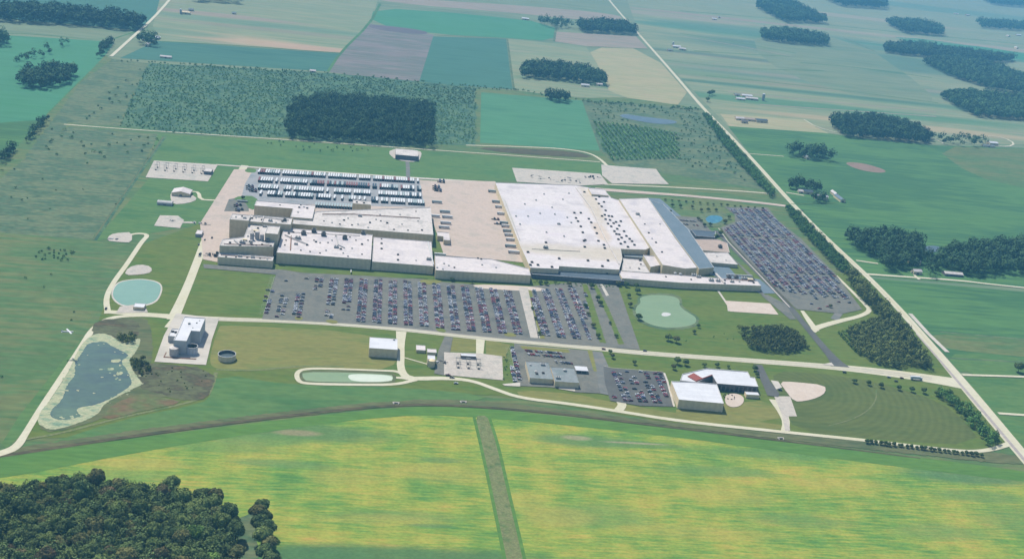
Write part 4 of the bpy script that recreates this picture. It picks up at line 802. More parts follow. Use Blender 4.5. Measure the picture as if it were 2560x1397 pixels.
# ------------------------------------------------------------------ farms
def house(px, py, label, rz=.3, L_=14, W_=9, roof=m_roofg, wall=m_wallc, h=4, rh=2.5, cat='house', name='farmhouse'):
    return gable(name, label, cat, px, py, L_, W_, h, rh, wall, roof, rz)
FARMS = [
 ('beside the road end at upper left', [(372,104,30,12,m_roofg),(392,98,26,14,m_roofs),(368,116,16,9,m_roofw)]),
 ('in the pale field at the top left', [(465,36,24,12,m_wallg),(478,28,14,14,m_roofg),(585,36,12,10,m_roofg)]),
 ('at the end of the low hedge in the teal field', [(415,146,26,8,m_roofw)]),
 ('at the brown field corner', [(782,181,14,9,m_roofw)]),
 ('at the far end of the small grove near the top centre', [(1313,50,26,14,m_roofs)]),
 ('below the dark wood at centre top', [(1462,217,22,10,m_roofs),(1498,215,16,10,m_roofw)]),
 ('right of the main road beyond the tan field', [(1690,120,30,16,m_roofs),(1705,126,24,12,m_roofw),(1674,128,18,10,m_roofg)]),
 ('on the pink band near the top', [(1785,50,22,12,m_roofs),(1797,46,18,10,m_roofg)]),
 ('in the meadow right of the crossing', [(1866,242,30,14,m_roofs),(1878,250,34,12,m_roofw),(1850,250,24,12,m_roofs),(1842,240,16,10,m_roofg)]),
 ('in the gravel yard beside the tan strip', [(1848,300,22,12,m_roofw),(1872,302,26,14,m_pinkr),(1902,306,30,12,m_dark),(1860,308,16,9,m_walld)]),
 ('inside the round grove in the green field', [(2015,396,22,9,m_roofg)]),
 ('beside the road at the farmyard with the hedge', [(2002,482,12,9,m_roofw),(2018,484,18,10,m_dark),(2050,497,26,12,m_roofs),(2085,488,22,8,m_roofw),(2098,500,34,10,m_slate)]),
 ('among the big trees right of the road', [(2285,660,16,12,m_roofg),(2290,684,14,9,m_roofw)]),
 ('beyond the long wood near the right edge', [(2480,362,24,16,m_roofs),(2470,368,34,8,m_roofg)]),
 ('in the trees at the far upper right', [(2390,36,28,14,m_roofs),(2418,40,30,12,m_roofw),(2470,68,22,12,m_roofs),(2520,92,24,12,m_roofw),(2545,90,28,14,m_roofs),(2540,122,24,10,m_roofw)]),
]
ORD = ['first','second','third','fourth','fifth','sixth','seventh','eighth','ninth','tenth','eleventh','twelfth','thirteenth','fourteenth','fifteenth','sixteenth','seventeenth','eighteenth','nineteenth','twentieth',
 'twenty-first','twenty-second','twenty-third','twenty-fourth','twenty-fifth','twenty-sixth','twenty-seventh','twenty-eighth','twenty-ninth','thirtieth']
def ordn(i):
    if i < 30: return ORD[i]
    tens = {3:'thirty',4:'forty',5:'fifty',6:'sixty',7:'seventy',8:'eighty',9:'ninety'}; n = i + 1; t_, u_ = divmod(n, 10)
    if t_ in tens: return (tens[t_] + '-' + ORD[u_ - 1]) if u_ else {30:'thirtieth',40:'fortieth',50:'fiftieth',60:'sixtieth',70:'seventieth',80:'eightieth',90:'ninetieth'}[n]
    return str(n) + 'th'
DESC = {m_roofs.name:'bright white-roofed', m_roofw.name:'pale-roofed', m_roofg.name:'grey-roofed', m_wallg.name:'grey', m_pinkr.name:'tan-roofed', m_dark.name:'dark-roofed', m_walld.name:'dark grey', m_slate.name:'slate-roofed'}
for where, bs in FARMS:
    for i, (x, y, l, w_, rf) in enumerate(sorted(bs)):
        pos = '' if len(bs) == 1 else (' leftmost' if i == 0 else (' rightmost' if i == len(bs) - 1 else ' ' + ORD[i] + ' from the left'))
        house(x, y, DESC[rf.name] + ' building ' + where + (',' + pos if pos else ''), TH + random.choice([0, 0, .1, 1.57]), l, w_, rf, m_wallc if i % 2 else m_wallg, random.choice([4, 5, 6]), 2.5, 'farm building', 'barn' if l > 16 else 'farmhouse')
gable('stable', 'long cream-roofed roadside building under the big trees at right', 'barn', 2380, 688, 30, 12, 4, 2, m_walld, m_roofc)
def silo(px, py, label, r=3, h=14):
    b = G(px, py); t = thing('farm_silo', label, 'silo', (b.x, b.y, 0)); a = MB(); a.cyl((0, 0, 0), r, h, 16, cap=False); a.build('wall', m_ventl, t); a = MB(); a.cyl((0, 0, h), r, r * .6, 16, 0, .3); a.build('dome', m_roofs, t)
silo(1907, 252, 'tall grey grain silo at the right end of the meadow farm', 4, 18); silo(1682, 116, 'silo beside the white barns right of the main road'); silo(452, 36, 'silo at the pale field farm in the top left')

# ------------------------------------------------------------------ vehicles
CARC = {'dark red': (120,30,36), 'black': (36,38,44), 'white': (226,226,226), 'silver': (176,180,186), 'dark blue': (44,58,96), 'grey': (110,114,120), 'red': (176,44,44), 'dark green': (40,66,56), 'tan': (170,160,140), 'violet blue': (96,96,150)}
CARW = [.15,.15,.18,.18,.09,.09,.08,.03,.03,.02]
def carmat(n):
    k = 'paint_' + n.replace(' ', '_')
    if k in MATS: return MATS[k]
    m = bpy.data.materials.new(k); m.use_nodes = True; b = m.node_tree.nodes['Principled BSDF']
    b.inputs['Base Color'].default_value = alb(CARC[n]); b.inputs['Roughness'].default_value = .35; b.inputs['Coat Weight'].default_value = .3; MATS[k] = m; return m
m_tyre = mat('tyre_rubber', [(40,40,42)], 3, 1)
def hexa(a, x0, x1, z0, X0, X1, z1, w0, w1, mi=0):
    a.add([(x0, -w0, z0), (x1, -w0, z0), (x1, w0, z0), (x0, w0, z0), (X0, -w1, z1), (X1, -w1, z1), (X1, w1, z1), (X0, w1, z1)],
          [(0, 1, 5, 4), (1, 2, 6, 5), (2, 3, 7, 6), (3, 0, 4, 7), (4, 5, 6, 7), (3, 2, 1, 0)], mi)
def car_mb(kind, a=None):
    a = a or MB()
    if kind == 'sedan':
        hexa(a, -2.3, 2.3, .35, -2.25, 2.25, .9, .9, .88); hexa(a, -1.7, 1.0, .9, -1.15, .45, 1.4, .84, .68, 1); hexa(a, -1.15, .45, 1.4, -1.1, .4, 1.44, .68, .66)
    elif kind == 'suv':
        hexa(a, -2.3, 2.3, .4, -2.28, 2.2, 1.05, .95, .93); hexa(a, -2.2, 1.1, 1.05, -1.95, .55, 1.66, .9, .76, 1); hexa(a, -1.95, .55, 1.66, -1.9, .5, 1.72, .76, .74)
    else:
        hexa(a, -2.8, 2.7, .5, -2.8, 2.6, 1.05, .98, .96); hexa(a, -.6, 1.4, 1.05, -.3, .8, 1.75, .92, .78, 1); hexa(a, -.3, .8, 1.75, -.25, .75, 1.8, .78, .76)
        hexa(a, -2.7, -.7, 1.05, -2.7, -.7, 1.06, .8, .8, 2)
    for x in ((-1.45, 1.45) if kind != 'pickup' else (-1.8, 1.75)):
        for y in (-.86, .86):
            n = 8; vs = []
            for yy in (y - .12, y + .12): vs += [(x + .35 * math.cos(i * math.pi / 4), yy, .35 + .35 * math.sin(i * math.pi / 4)) for i in range(n)]
            a.add(vs, [(i, (i + 1) % n, n + (i + 1) % n, n + i)[::-1] for i in range(n)] + [tuple(range(n)), tuple(range(2 * n - 1, n - 1, -1))], 2)
    return a
CARM = {}
def car_mesh(kind, col):
    if (kind, col) not in CARM: CARM[kind, col] = car_mb(kind).mesh(kind, [carmat(col), m_glass, m_tyre])
    return CARM[kind, col]
spots = []     # (depth, world, rz, lot, row, colour, kind)
def lot_rows(poly_px, lot, occ, u_anchor_px, pitch=18.3, stall=2.6, v_range=None, ang=0, z=Z3 + .5, rowlen=5.2, skip=None, both=True):
    Q = [guv(*p) for p in poly_px]; v0 = min(q[1] for q in Q); v1 = max(q[1] for q in Q); u0 = min(q[0] for q in Q); u1 = max(q[0] for q in Q)
    ua = guv(*u_anchor_px)[0]; k0 = math.ceil((u0 - ua) / pitch); row = 0; lines = MB()
    while ua + k0 * pitch < u1 + 3:
        uc = ua + k0 * pitch; k0 += 1; seg = [v for v in np.arange(v0, v1, stall) if inside((uc, v), Q)]
        if not seg: continue
        lines.add([tuple(xy(uc + d, v, Z4 + .06)) for d, v in ((-.09, min(seg)), (.09, min(seg)), (.09, max(seg)), (-.09, max(seg)))], [(0, 1, 2, 3)])
        for v in seg:
            lines.add([tuple(xy(uc + d, v + e, Z4 + .06)) for d, e in ((-5.2, -.06), (5.2, -.06), (5.2, .06), (-5.2, .06))], [(0, 1, 2, 3)])
            for s_ in ((-1, 1) if both else (1,)):
                u_ = uc + s_ * (rowlen / 2 + .2); vv = v + stall / 2
                if not inside((u_, vv), Q): continue
                p = xy(u_, vv, z); px, py = proj(p); o = occ(px, py, row, s_)
                if random.random() < o:
                    spots.append((px, py, p, TH + (0 if random.random() < .5 else math.pi) + random.gauss(0, .03), lot, row * 2 + (s_ > 0), random.choices(list(CARC), CARW)[0], random.choices(['sedan', 'suv', 'pickup'], [.45, .35, .2])[0]))
        row += 1
    tag(lines.build('road_marking', m_line), kind='structure')
random.seed(11)
def occ_w(px, py, row, s_):
    if px < 665: return .6 if py > 750 else .1
    if px < 720: return .06 if py < 745 else .5
    if px < 765: return .0 if py < 735 else .75
    if px < 800: return .35 if py < 712 else .05
    if px < 845: return .9 if py < 728 else .3
    if px < 880: return .95 if py < 755 else .1
    return .97
random.seed(12)
lot_rows([(668,690),(700,694),(1000,704),(1100,714),(1290,730),(1322,842),(1200,834),(1020,816),(860,804),(658,794)], 'west car park', occ_w, (904,769))
lot_rows([(1326,728),(1440,722),(1482,854),(1350,842)], 'middle car park', lambda *a: .98, (1377,768))
lot_rows([(1455,730),(1462,730),(1478,790),(1470,800)], 'entrance lane', lambda *a: .5, (1459,740), pitch=40)
def occ_e(px, py, row, s_):
    edge = 683 + (px - 1900) * .04
    if abs(py - edge) < 3: return .1
    if abs(py - (592 + (px - 1800) * .03)) < 3: return .15
    if py > 748 or py > 706 + max(0, (px - 1940)) * .15 + random.uniform(0, 25): return .03
    return .97
lot_rows([(1815,524),(1915,526),(1942,555),(1998,602),(2084,690),(2150,772),(2100,782),(1994,770),(1906,686),(1830,606),(1810,574),(1845,558),(1842,538)], 'east car park', occ_e, (1950,650), pitch=15.2)
lot_rows([(1272,870),(1290,868),(1300,960),(1284,958)], 'office car park', lambda *a: .9, (1284,915), pitch=30)
lot_rows([(1516,924),(1652,934),(1678,1012),(1600,1010),(1530,1000)], 'training car park', lambda px, py, *a: .85 if (py > 985 or px < 1545 and py > 940 or px > 1640) else .3, (1590,970), pitch=16)
# rows running along the road by the office (cars nose to the road)
def row_u(a, b, lot, row, occ):
    (u0, v0), (u1, v1) = guv(*a), guv(*b); n = int(abs(u1 - u0) / 2.75)
    for i in range(n):
        if random.random() < occ:
            t_ = (i + .5) / n; p = xy(u0 + (u1 - u0) * t_, v0 + (v1 - v0) * t_, Z3 + .5); px, py = proj(p)
            spots.append((px, py, p, TH + math.pi / 2 + random.gauss(.35, .05), lot, row, random.choices(list(CARC), CARW)[0], random.choice(['sedan', 'suv', 'pickup'])))
row_u((1312,879),(1405,886), 'office car park', 2, .85); row_u((1318,888),(1412,896), 'office car park', 3, .9); row_u((1380,906),(1432,912), 'office car park', 4, .7)
row_u((1690,552),(1740,556), 'pond car park', 0, .8); row_u((1698,562),(1745,566), 'pond car park', 1, .5)
row_u((1880,920),(1888,922), 'training car park', 20, .8)
# cars standing free on roads
for x, y, c, k, lot in [(2111,931,'black','suv','front road before the junction'),(2222,943,'grey','sedan','front road near the junction'),(2254,945,'dark red','sedan','front road near the junction'),(2240,953,'black','sedan','front road near the junction'),
                        (1509,873,'dark red','suv','front road opposite the office'),(1612,877,'black','sedan','front road opposite the office'),(2006,528,'black','suv','main road beside the hedge'),(1120,938,'dark red','pickup','service road crossing'),
                        (1140,958,'white','sedan','service road crossing'),(1950,975,'black','suv','training centre drive'),(265,772,'black','pickup','pond road'),(1130,944,'tan','pickup','service road crossing'),
                        (530,595,'black','pickup','western yard'),(497,612,'dark blue','sedan','western yard edge'),(512,600,'black','sedan','western yard edge')]:
    spots.append((x, y, G(x, y, Z3 + .35), TH + (0 if y > 800 else 1.57), 'LOOSE ' + lot, 0, c, k))
spots.sort(key=lambda s: -s[1])
loose = [s for s in spots if s[4].startswith('LOOSE')]; rest = [s for s in spots if not s[4].startswith('LOOSE')]
near, far = loose + rest[:285], rest[285:]
cnt = {}
def cars_label(s):
    px, py, p, rz, lot, row, col, kind = s
    if lot.startswith('LOOSE'): key = ('L', lot, col, kind)
    else: key = (lot, row, col, kind)
    i = cnt.get(key, 0); cnt[key] = i + 1
    if lot.startswith('LOOSE'): return col + ' ' + kind + ' on the ' + lot[6:] + (', ' + ORD[i] + ' nearest' if i else '')
    return '%snearest %s %s in the %s car park line of the %s' % (ORD[i] + ' ' if i else '', col, kind, ordn(row), lot.replace(' car park', ' lot'))
for s in near:
    px, py, p, rz, lot, row, col, kind = s
    o = link('parked_car', car_mesh(kind, col), None, p, rz); tag(o, cars_label(s), 'car', 'cars parked around the plant')
def merge_far(items, name, label):
    a = MB(); cols = list(CARC); mats = [carmat(c) for c in cols] + [m_glass, m_tyre]; proto = {}
    for px, py, p, rz, lot, row, col, kind in items:
        if kind not in proto: proto[kind] = car_mb(kind)
        b = proto[kind]; cs, sn = math.cos(rz), math.sin(rz); base = len(a.v)
        a.v.extend([(p.x + x * cs - y * sn, p.y + x * sn + y * cs, p.z + z) for x, y, z in b.v]); a.f.extend([tuple(base + i for i in f) for f in b.f])
        ci = cols.index(col); a.m.extend([ci if m_ == 0 else len(cols) + m_ - 1 for m_ in b.m])
    if a.v: tag(a.build(name, mats), label, 'cars', None, 'stuff')
merge_far([s for s in far if 'east' in s[4] or 'pond' in s[4]], 'parked_cars', 'mass of closely parked cars filling the east car park beside the hedge')
merge_far([s for s in far if not ('east' in s[4] or 'pond' in s[4])], 'parked_cars', 'mass of parked cars in the back part of the big car park')

# trailers: one box on a chassis with wheels and landing gear
def trailer_mesh(name, body, dark=m_tyre):
    a = MB(); a.box((0, 0, 1.2), (16.0, 2.6, 2.9)); a.box((0, 0, .95), (15.6, 1.2, .25), 0, 1)
    for x in (-6.8, -5.6):
        for y in (-1, 1): a.box((x, y, 0), (1.0, .5, .95), 0, 1)
    for y in (-.8, .8): a.box((4.5, y, 0), (.2, .2, .95), 0, 1)
    a.box((-8.01, 0, 1.3), (.05, 2.4, 2.7), 0, 1); return a.mesh(name, [body, dark])
def tractor_mesh(name, body):
    a = MB(); a.box((0, 0, .6), (7, 2.2, .4), 0, 1); a.box((1.0, 0, 1.0), (2.6, 2.4, 2.6), 0, 0, .92); a.box((2.9, 0, 1.0), (1.4, 2.1, 1.2), 0, 0, .9); a.box((2.34, 0, 2.4), (.1, 2, .8), 0, 1)
    for x in (-2.6, -1.4, 2.8):
        for y in (-1, 1): a.box((x, y, 0), (1.0, .4, 1.0), 0, 1)
    return a.mesh(name, [body, m_tyre])
m_trw = mat('trailer_white', [(236,240,240),(246,246,246)], 6, 2, 1); m_trg = mat('trailer_grey', [(186,200,200)], 6, 2, 1); m_trr = mat('trailer_maroon', [(150,110,112)], 6, 2, 1); m_trd = mat('trailer_dark', [(84,100,112)], 6, 2, 1)
TRM = {'white': trailer_mesh('semi_trailer', m_trw), 'pale grey': trailer_mesh('semi_trailer', m_trg), 'maroon': trailer_mesh('semi_trailer', m_trr), 'dark': trailer_mesh('semi_trailer', m_trd)}
nt_ = 0; tcnt = {}
def trailer(p, rz, col, where, sx=1.0):
    i = tcnt.get(where, 0); tcnt[where] = i + 1
    o = link('semi_trailer', TRM[col], None, p, rz); o.scale = (sx, 1, 1)
    tag(o, '%s trailer, %s %s' % (col, ordn(i), where), 'trailer', 'box trailers in the plant yard')
ROWS = [((648,433),(1044,456), 'from the left in the rearmost trailer row', .99, {'white': .75, 'pale grey': .2, 'maroon': .05}),
        ((642,453),(1050,476), 'from the left in the second rearmost trailer row', .90, {'white': .5, 'pale grey': .2, 'maroon': .2, 'dark': .1}),
        ((648,472),(1056,494), 'from the left in the third rearmost trailer row', .93, {'white': .8, 'pale grey': .15, 'dark': .05}),
        ((652,487),(1058,511), 'from the left in the front long trailer row', .85, {'white': .85, 'pale grey': .1, 'dark': .05})]
for a_, b_, where, oc, wt in ROWS:
    (u0, v0), (u1, v1) = guv(*a_), guv(*b_); n = int((u1 - u0) / 3.75)
    for i in range(n):
        if random.random() < oc:
            t_ = i / (n - 1); mid = .35 < t_ < .75 and 'second' in where
            col = random.choices(list(wt), list(wt.values()))[0] if not mid else random.choices(['maroon', 'dark', 'pale grey'], [.35, .45, .2])[0]
            if i % 19 != 9 and nt_ < 270: trailer(xy(u0 + (u1 - u0) * t_, v0 + (v1 - v0) * t_, Z3 + .25), TH + math.pi / 2 + random.gauss(0, .01), col, where, 1.22); nt_ += 1
for i in range(14):
    t_ = i / 13; trailer(G(790 + 88 * t_, 515 + 5 * t_, Z3 + .25), TH + math.pi / 2, 'pale grey', 'from the left in the short row behind the storage hall')
for x, y, c in [(1232,481,'pale grey'),(1242,507,'pale grey'),(1250,520,'white'),(1255,537,'white'),(1262,560,'pale grey'),(1266,568,'white'),(1270,580,'pale grey'),(1274,590,'white'),(1278,602,'white'),(1276,618,'pale grey'),(1284,633,'white')]:
    trailer(G(x, y, Z3 + .25), TH, c, 'from the back at the assembly hall west docks')
for x, y, c in [(1092,508,'pale grey'),(1112,532,'pale grey'),(1086,543,'white'),(1118,545,'white'),(1114,560,'white'),(1110,571,'white'),(1100,640,'white')]:
    trailer(G(x, y, Z3 + .25), TH, c, 'at the rear hall docks across the court')
TK = {c: tractor_mesh('truck_tractor', carmat(c)) for c in ('black', 'dark blue', 'dark red', 'silver')}; k_ = 0
for x0, y0, n in [(620,466,5),(628,475,4),(1098,452,4),(1086,466,5),(1090,474,4),(1234,549,2),(1240,560,2),(590,513,3),(594,524,3)]:
    for i in range(n):
        c = ['black', 'dark blue', 'black', 'dark red', 'silver'][k_ % 5]; k_ += 1; p = G(x0 + (i % 2) * 9, y0 + (i // 2) * 4.2 + (i % 2), Z3 + .35)
        w_ = 'west end of the trailer rows' if x0 < 640 and y0 < 500 else 'east end of the trailer rows' if x0 < 1110 and x0 > 1000 else 'assembly hall docks' if x0 > 1200 else 'dark parking patch by the storage hall'
        key = ('tk', c, w_); j = cnt.get(key, 0); cnt[key] = j + 1
        tag(link('truck_tractor', TK[c], None, p, TH), '%s %s truck tractor at the %s' % (ORD[j], c, w_), 'truck', 'truck tractors in the yard')
tr = thing('delivery_truck', 'white box truck on the front road just before the main junction', 'truck', G(2290, 948, Z3 + .4)[:], TH)
a = MB(); a.box((-1.5, 0, 1), (12, 2.6, 3)); a.build('cargo_box', m_trw, tr); a = MB(); a.box((6, 0, .6), (2.4, 2.4, 2.4), 0, 0, .9); a.build('cab', m_trw, tr); a = MB()
for x in (-6, -4.8, 5.8):
    for y in (-1.1, 1.1): a = MB(); a.bar((x, y - .2, .5), (x, y + .2, .5), .5, 10); a.build('wheel', m_tyre, tr)
# light aircraft low over the meadow at left
pl = thing('light_aircraft', 'small white aircraft low over the meadow left of the outer road', 'aircraft', G(170, 829, 25)[:], TH + .1)
a = MB(); a.bar((-6, 0, 0), (5, 0, 0), .7, 10); a.build('fuselage', m_roofs, pl); a = MB(); a.box((1, 0, .5), (1.6, 13, .2), .5); a.build('wing', m_roofs, pl); a = MB(); a.box((-5.6, 0, .1), (1, 4, .15)); a.box((-5.7, 0, 0), (1.2, .15, 1.8)); a.build('tail', m_roofs, pl)
# stone outfalls on the ditch
for x, y, lb in [(990,1009,'pale concrete outfall on the ditch below the long lagoon'),(1158,1006,'pale stone outfall on the ditch at the grass strip head'),(1951,1097,'white outfall on the ditch below the ball field drive')]:
    t = thing('outfall', lb, 'outfall', G(x, y)[:], TH); a = MB(); a.box((0, 0, 0), (5, 1, 2)); a.box((-2.6, -1, 0), (.8, 4, 1.6), .3); a.box((2.6, -1, 0), (.8, 4, 1.6), -.3); a.build('headwall', m_conc, t)

# ------------------------------------------------------------------ trees
def blob_pts(r, n, lobes, squash=.95, seed=0):
    g = np.random.default_rng(seed); C = []; 
    for i in range(lobes):
        d = g.normal(size=3); d /= np.linalg.norm(d); d[2] = abs(d[2]) * .8 - .1; C.append((d * r * g.uniform(.45, .72), r * g.uniform(.26, .52)))
    C.append((np.zeros(3), r * .72)); P = []; N = []; k = 0
    while len(P) < n and k < n * 20:
        k += 1; c, rr = C[g.integers(len(C))]; d = g.normal(size=3); d /= np.linalg.norm(d)
        if d[2] < -.55: continue
        p = c + d * rr * g.uniform(.86, 1.08); ins = any(np.linalg.norm(p - c2) < r2 * .82 for c2, r2 in C)
        if ins: continue
        p[2] *= squash; P.append(p); N.append(d)
    return np.array(P), np.array(N), C
def crown_mesh(name, r, n, leaf, m, seed, lobes=11, core=True):
    P, N, C = blob_pts(r, n, lobes, seed=seed); g = np.random.default_rng(seed + 99); a = MB()
    for p, d in zip(P, N):
        d = d + g.normal(size=3) * .45; d /= np.linalg.norm(d); t = np.cross(d, g.normal(size=3)); t /= np.linalg.norm(t); b = np.cross(d, t); s = leaf * g.uniform(.6, 1.3)
        a.add([p + t * s + b * s * .3, p + b * s - t * s * .2, p - t * s * .9 + b * s * .2, p - b * s * .9 - t * s * .1], [(0, 1, 2, 3)])
    if core:
        for c, rr in C:
            mm = 6; 
            vs = [(c[0] + rr * .84 * math.sin(th) * math.cos(ph), c[1] + rr * .84 * math.sin(th) * math.sin(ph), (c[2] + rr * .84 * math.cos(th)) * .85) for th in (.6, 1.4, 2.2) for ph in [2 * math.pi * i / mm for i in range(mm)]]
            vs += [(c[0], c[1], (c[2] + rr * .84) * .85), (c[0], c[1], (c[2] - rr * .84) * .85)]
            fs = [(j * mm + i, (j + 1) * mm + i, (j + 1) * mm + (i + 1) % mm, j * mm + (i + 1) % mm) for j in (0, 1) for i in range(mm)] + [(18, i, (i + 1) % mm) for i in range(mm)] + [(19, 12 + (i + 1) % mm, 12 + i) for i in range(mm)]
            a.add(vs, fs)
    return a.mesh(name, m)
def trunk_mesh(h, r=.3):
    a = MB(); a.cyl((0, 0, 0), r * 1.2, h, 7, 0, r * .6, False)
    for i in range(4):
        an = i * 1.6 + .4; a.bar((0, 0, h * (.55 + i * .1)), (math.cos(an) * h * .32, math.sin(an) * h * .32, h * (.85 + i * .07)), r * .35, 5)
    return a.mesh('trunk', m_bark)
CR = {(mi, v): crown_mesh('crown', 5.6, 1400, .44, m_leaf[mi], 10 * mi + v, 17) for mi in range(5) for v in range(3)}
TKM = trunk_mesh(7)
CROWNED = {}
def tree(p, s, mi, label, group=None, name='broadleaf_tree', hs=1.0):
    t = thing(name, label, 'tree', (p.x, p.y, Z2), random.uniform(0, 6.28), group); t.scale = (s, s, s * hs)
    link('trunk', TKM, t, (0, 0, 0)); link('crown', CR[mi, random.randrange(3)], t, (0, 0, 6.2)); return t
random.seed(5)
def scatter(poly_px, sp, jit=.35, px=True):
    Q = [(lambda g: (g.x, g.y))(G(*p)) for p in poly_px]; x0, x1 = min(q[0] for q in Q), max(q[0] for q in Q); y0, y1 = min(q[1] for q in Q), max(q[1] for q in Q); out = []
    y = y0; r_ = 0
    while y < y1:
        x = x0 + (r_ % 2) * sp / 2
        while x < x1:
            p = (x + random.gauss(0, sp * jit), y + random.gauss(0, sp * jit))
            if inside(p, Q): out.append(Vector((p[0], p[1], 0)))
            x += sp
        y += sp * .87; r_ += 1
    return out
LN = ['deep green', 'mid green', 'olive green', 'brownish green', 'bright green']
# the near wood at the lower left
wood = scatter([(-60,1262),(0,1245),(120,1228),(200,1205),(250,1228),(330,1232),(430,1232),(535,1262),(592,1308),(600,1397),(606,1520),(-60,1520)], 11.6, .22)
wood = sorted([p for p in wood if proj((p.x, p.y, 10))[1] < 1425 and proj((p.x, p.y, 10))[0] > -25], key=lambda p: p.y)
random.seed(5)
print('wood trees', len(wood))
for p in wood[:186]:
    mi = random.choices(range(5), [.38,.33,.20,.06,.03])[0]; s = random.uniform(.95, 1.45)
    tree(p, s, mi, '%s broadleaf crown in the dense wood filling the lower left corner' % LN[mi], 'trees of the near wood', hs=random.uniform(.85, 1.3))
pt_ = G(205,1262); rest_w = wood[186:]
tree(pt_, 1.5, 0, 'tallest dark tree rising above the far edge of the near wood', None, hs=1.25)
strip = [(655,1285),(662,1310),(650,1330),(668,1340),(655,1360),(672,1375),(660,1400),(678,1420),(655,1440),(640,1300)]
for i, (x, y) in enumerate(strip): tree(G(x, y), random.uniform(1.05, 1.4), random.choice([0, 1, 0, 2]), '%s tree of the narrow strip beside the near wood' % ORD[i], 'trees of the narrow strip')
field([(590,1300),(640,1280),(650,1500),(600,1500)], m_rough, Z2+.4, 0, 1)
# young row trees
def tree_row(pts, lab, grp, s=.6, mi=None, jit=.6, hs=1.0):
    n = len(pts)
    for i, (x, y) in enumerate(pts):
        p = G(x, y) + Vector((random.gauss(0, jit), random.gauss(0, jit), 0)); tree(p, s * random.uniform(.85, 1.15), random.choice([0, 1, 1]) if mi is None else mi, ordn(i) + ' tree from the left ' + lab, grp, hs=hs)
def line_px(a, b, n): return [(a[0] + (b[0] - a[0]) * i / (n - 1), a[1] + (b[1] - a[1]) * i / (n - 1)) for i in range(n)]
tree_row([(2132,957),(2167,963),(2203,970),(2243,975),(2276,980),(2309,984),(2341,990)], 'in the spaced roadside row above the ball field', 'roadside row above the ball field', .62)
tree_row(line_px((2165,1108),(2450,1142),26), 'in the clipped row below the ball field', 'clipped row below the ball field', .42, 0)
tree_row(line_px((1663,503),(1905,525),15), 'in the row in front of the wide back road', 'row by the back road', .42)
# site trees
for i, (x, y, s, lb) in enumerate([(1693,911,.8,'dark tree on the lawn above the training car park'),(1712,914,.75,'round tree at the road edge left of the training centre'),(1683,924,.6,'small dark tree nearest the training car park'),
    (1760,918,.5,'small tree behind the pointed white roof'),(1792,918,.5,'small tree behind the middle of the pointed white roof'),(1820,921,.4,'little bush tree behind the training centre ridge'),(1886,928,.7,'dark tree at the top of the training centre drive'),(1892,942,.5,'smaller tree below the one at the drive head'),
    (1530,896,.55,'small tree on the lawn right of the office entrance'),(1525,884,.45,'bush tree at the road corner by the office'),(1585,912,.5,'lone bush tree on the lawn between office and training park'),(1670,852,.8,'big dark tree below the green pond'),(1690,857,.8,'right-hand tree of the pair below the green pond'),
    (1592,735,.8,'tree at the upper left shore of the green pond'),(1570,745,.6,'tree left of the green pond, upper of two'),(1575,768,.6,'tree at the left shore of the green pond'),(1596,800,.8,'tree at the lower left shore of the green pond'),
    (1745,820,.5,'bush at the right tip of the green pond'),(1735,835,.5,'bush below the right tip of the green pond'),(1590,722,.7,'tree by the dark wall above the green pond'),(1565,718,.7,'tree at the corner of the entrance building'),(1545,716,.7,'tree between entrance building and the front wing'),
    (1493,752,.7,'dark tree in the second entrance median'),(1500,765,.7,'lower dark tree in the second entrance median'),(1478,722,.7,'tree at the head of the entrance drive'),(1422,716,.6,'tree in front of the entrance building left end'),(1350,712,.6,'light tree against the assembly hall front'),(1365,714,.6,'green tree at the head of the middle car park'),
    (1463,770,.5,'shrub tree in the first entrance median, upper'),(1470,790,.5,'shrub tree in the first entrance median, middle'),(1482,820,.6,'shrub tree in the first entrance median, lower'),(1494,846,.6,'tree at the foot of the first entrance median'),(1525,812,.4,'low tree in the last entrance median'),(1540,845,.45,'low tree at the foot of the last entrance median'),
    (1330,775,.4,'shrub by the white walkway, upper'),(1338,800,.4,'shrub by the white walkway, middle'),(1348,838,.45,'shrub by the white walkway foot'),(1180,710,.5,'dark tree under the slanted hall front wall'),(1130,704,.5,'tree near the left end of the slanted hall front wall'),
    (2018,873,.5,'bush in the grass by the dark lane'),(1773,240,1.3,'big tree group left at the crossing'),(1768,255,1.2,'tree by the main road at the crossing'),(1780,238,1.3,'right tree at the crossing corner'),(1812,560,.7,'dark tree right of the blue pond'),(1800,590,.8,'dark tree at the corner of the tan gravel roof'),(1790,600,.8,'dark tree behind the tan gravel roof'),
    (1760,568,.6,'tree under the blue pond, left'),(1745,552,.6,'small round tree left of the blue pond'),(1700,520,.6,'tree on the lawn below the back road row'),(1680,518,.6,'tree on the lawn left of the back road row'),(1675,533,.5,'dark bush at the tip of the slate yard'),(1730,522,.6,'tree in the lawn clump behind the blue pond'),(1752,530,.6,'tree at the top shore of the blue pond'),(1770,529,.6,'second tree along the top shore of the blue pond'),(1790,530,.6,'third tree along the top shore of the blue pond'),(1822,548,.65,'tree at the right shore of the blue pond'),(1775,566,.55,'dark tree right below the blue pond'),(1752,556,.5,'bush tree at the left shore of the blue pond'),
    (607,500,.6,'dark tree on the grass island by the truck patch'),(2240,920,.8,'tree at the lower corner of the roadside copse'),(2075,770,.5,'bush at the car park end'),(2545,930,1.1,'dark tree at the right picture edge beside the lane')]):
    tree(G(x, y), s, random.choice([0, 0, 1, 2]), lb)
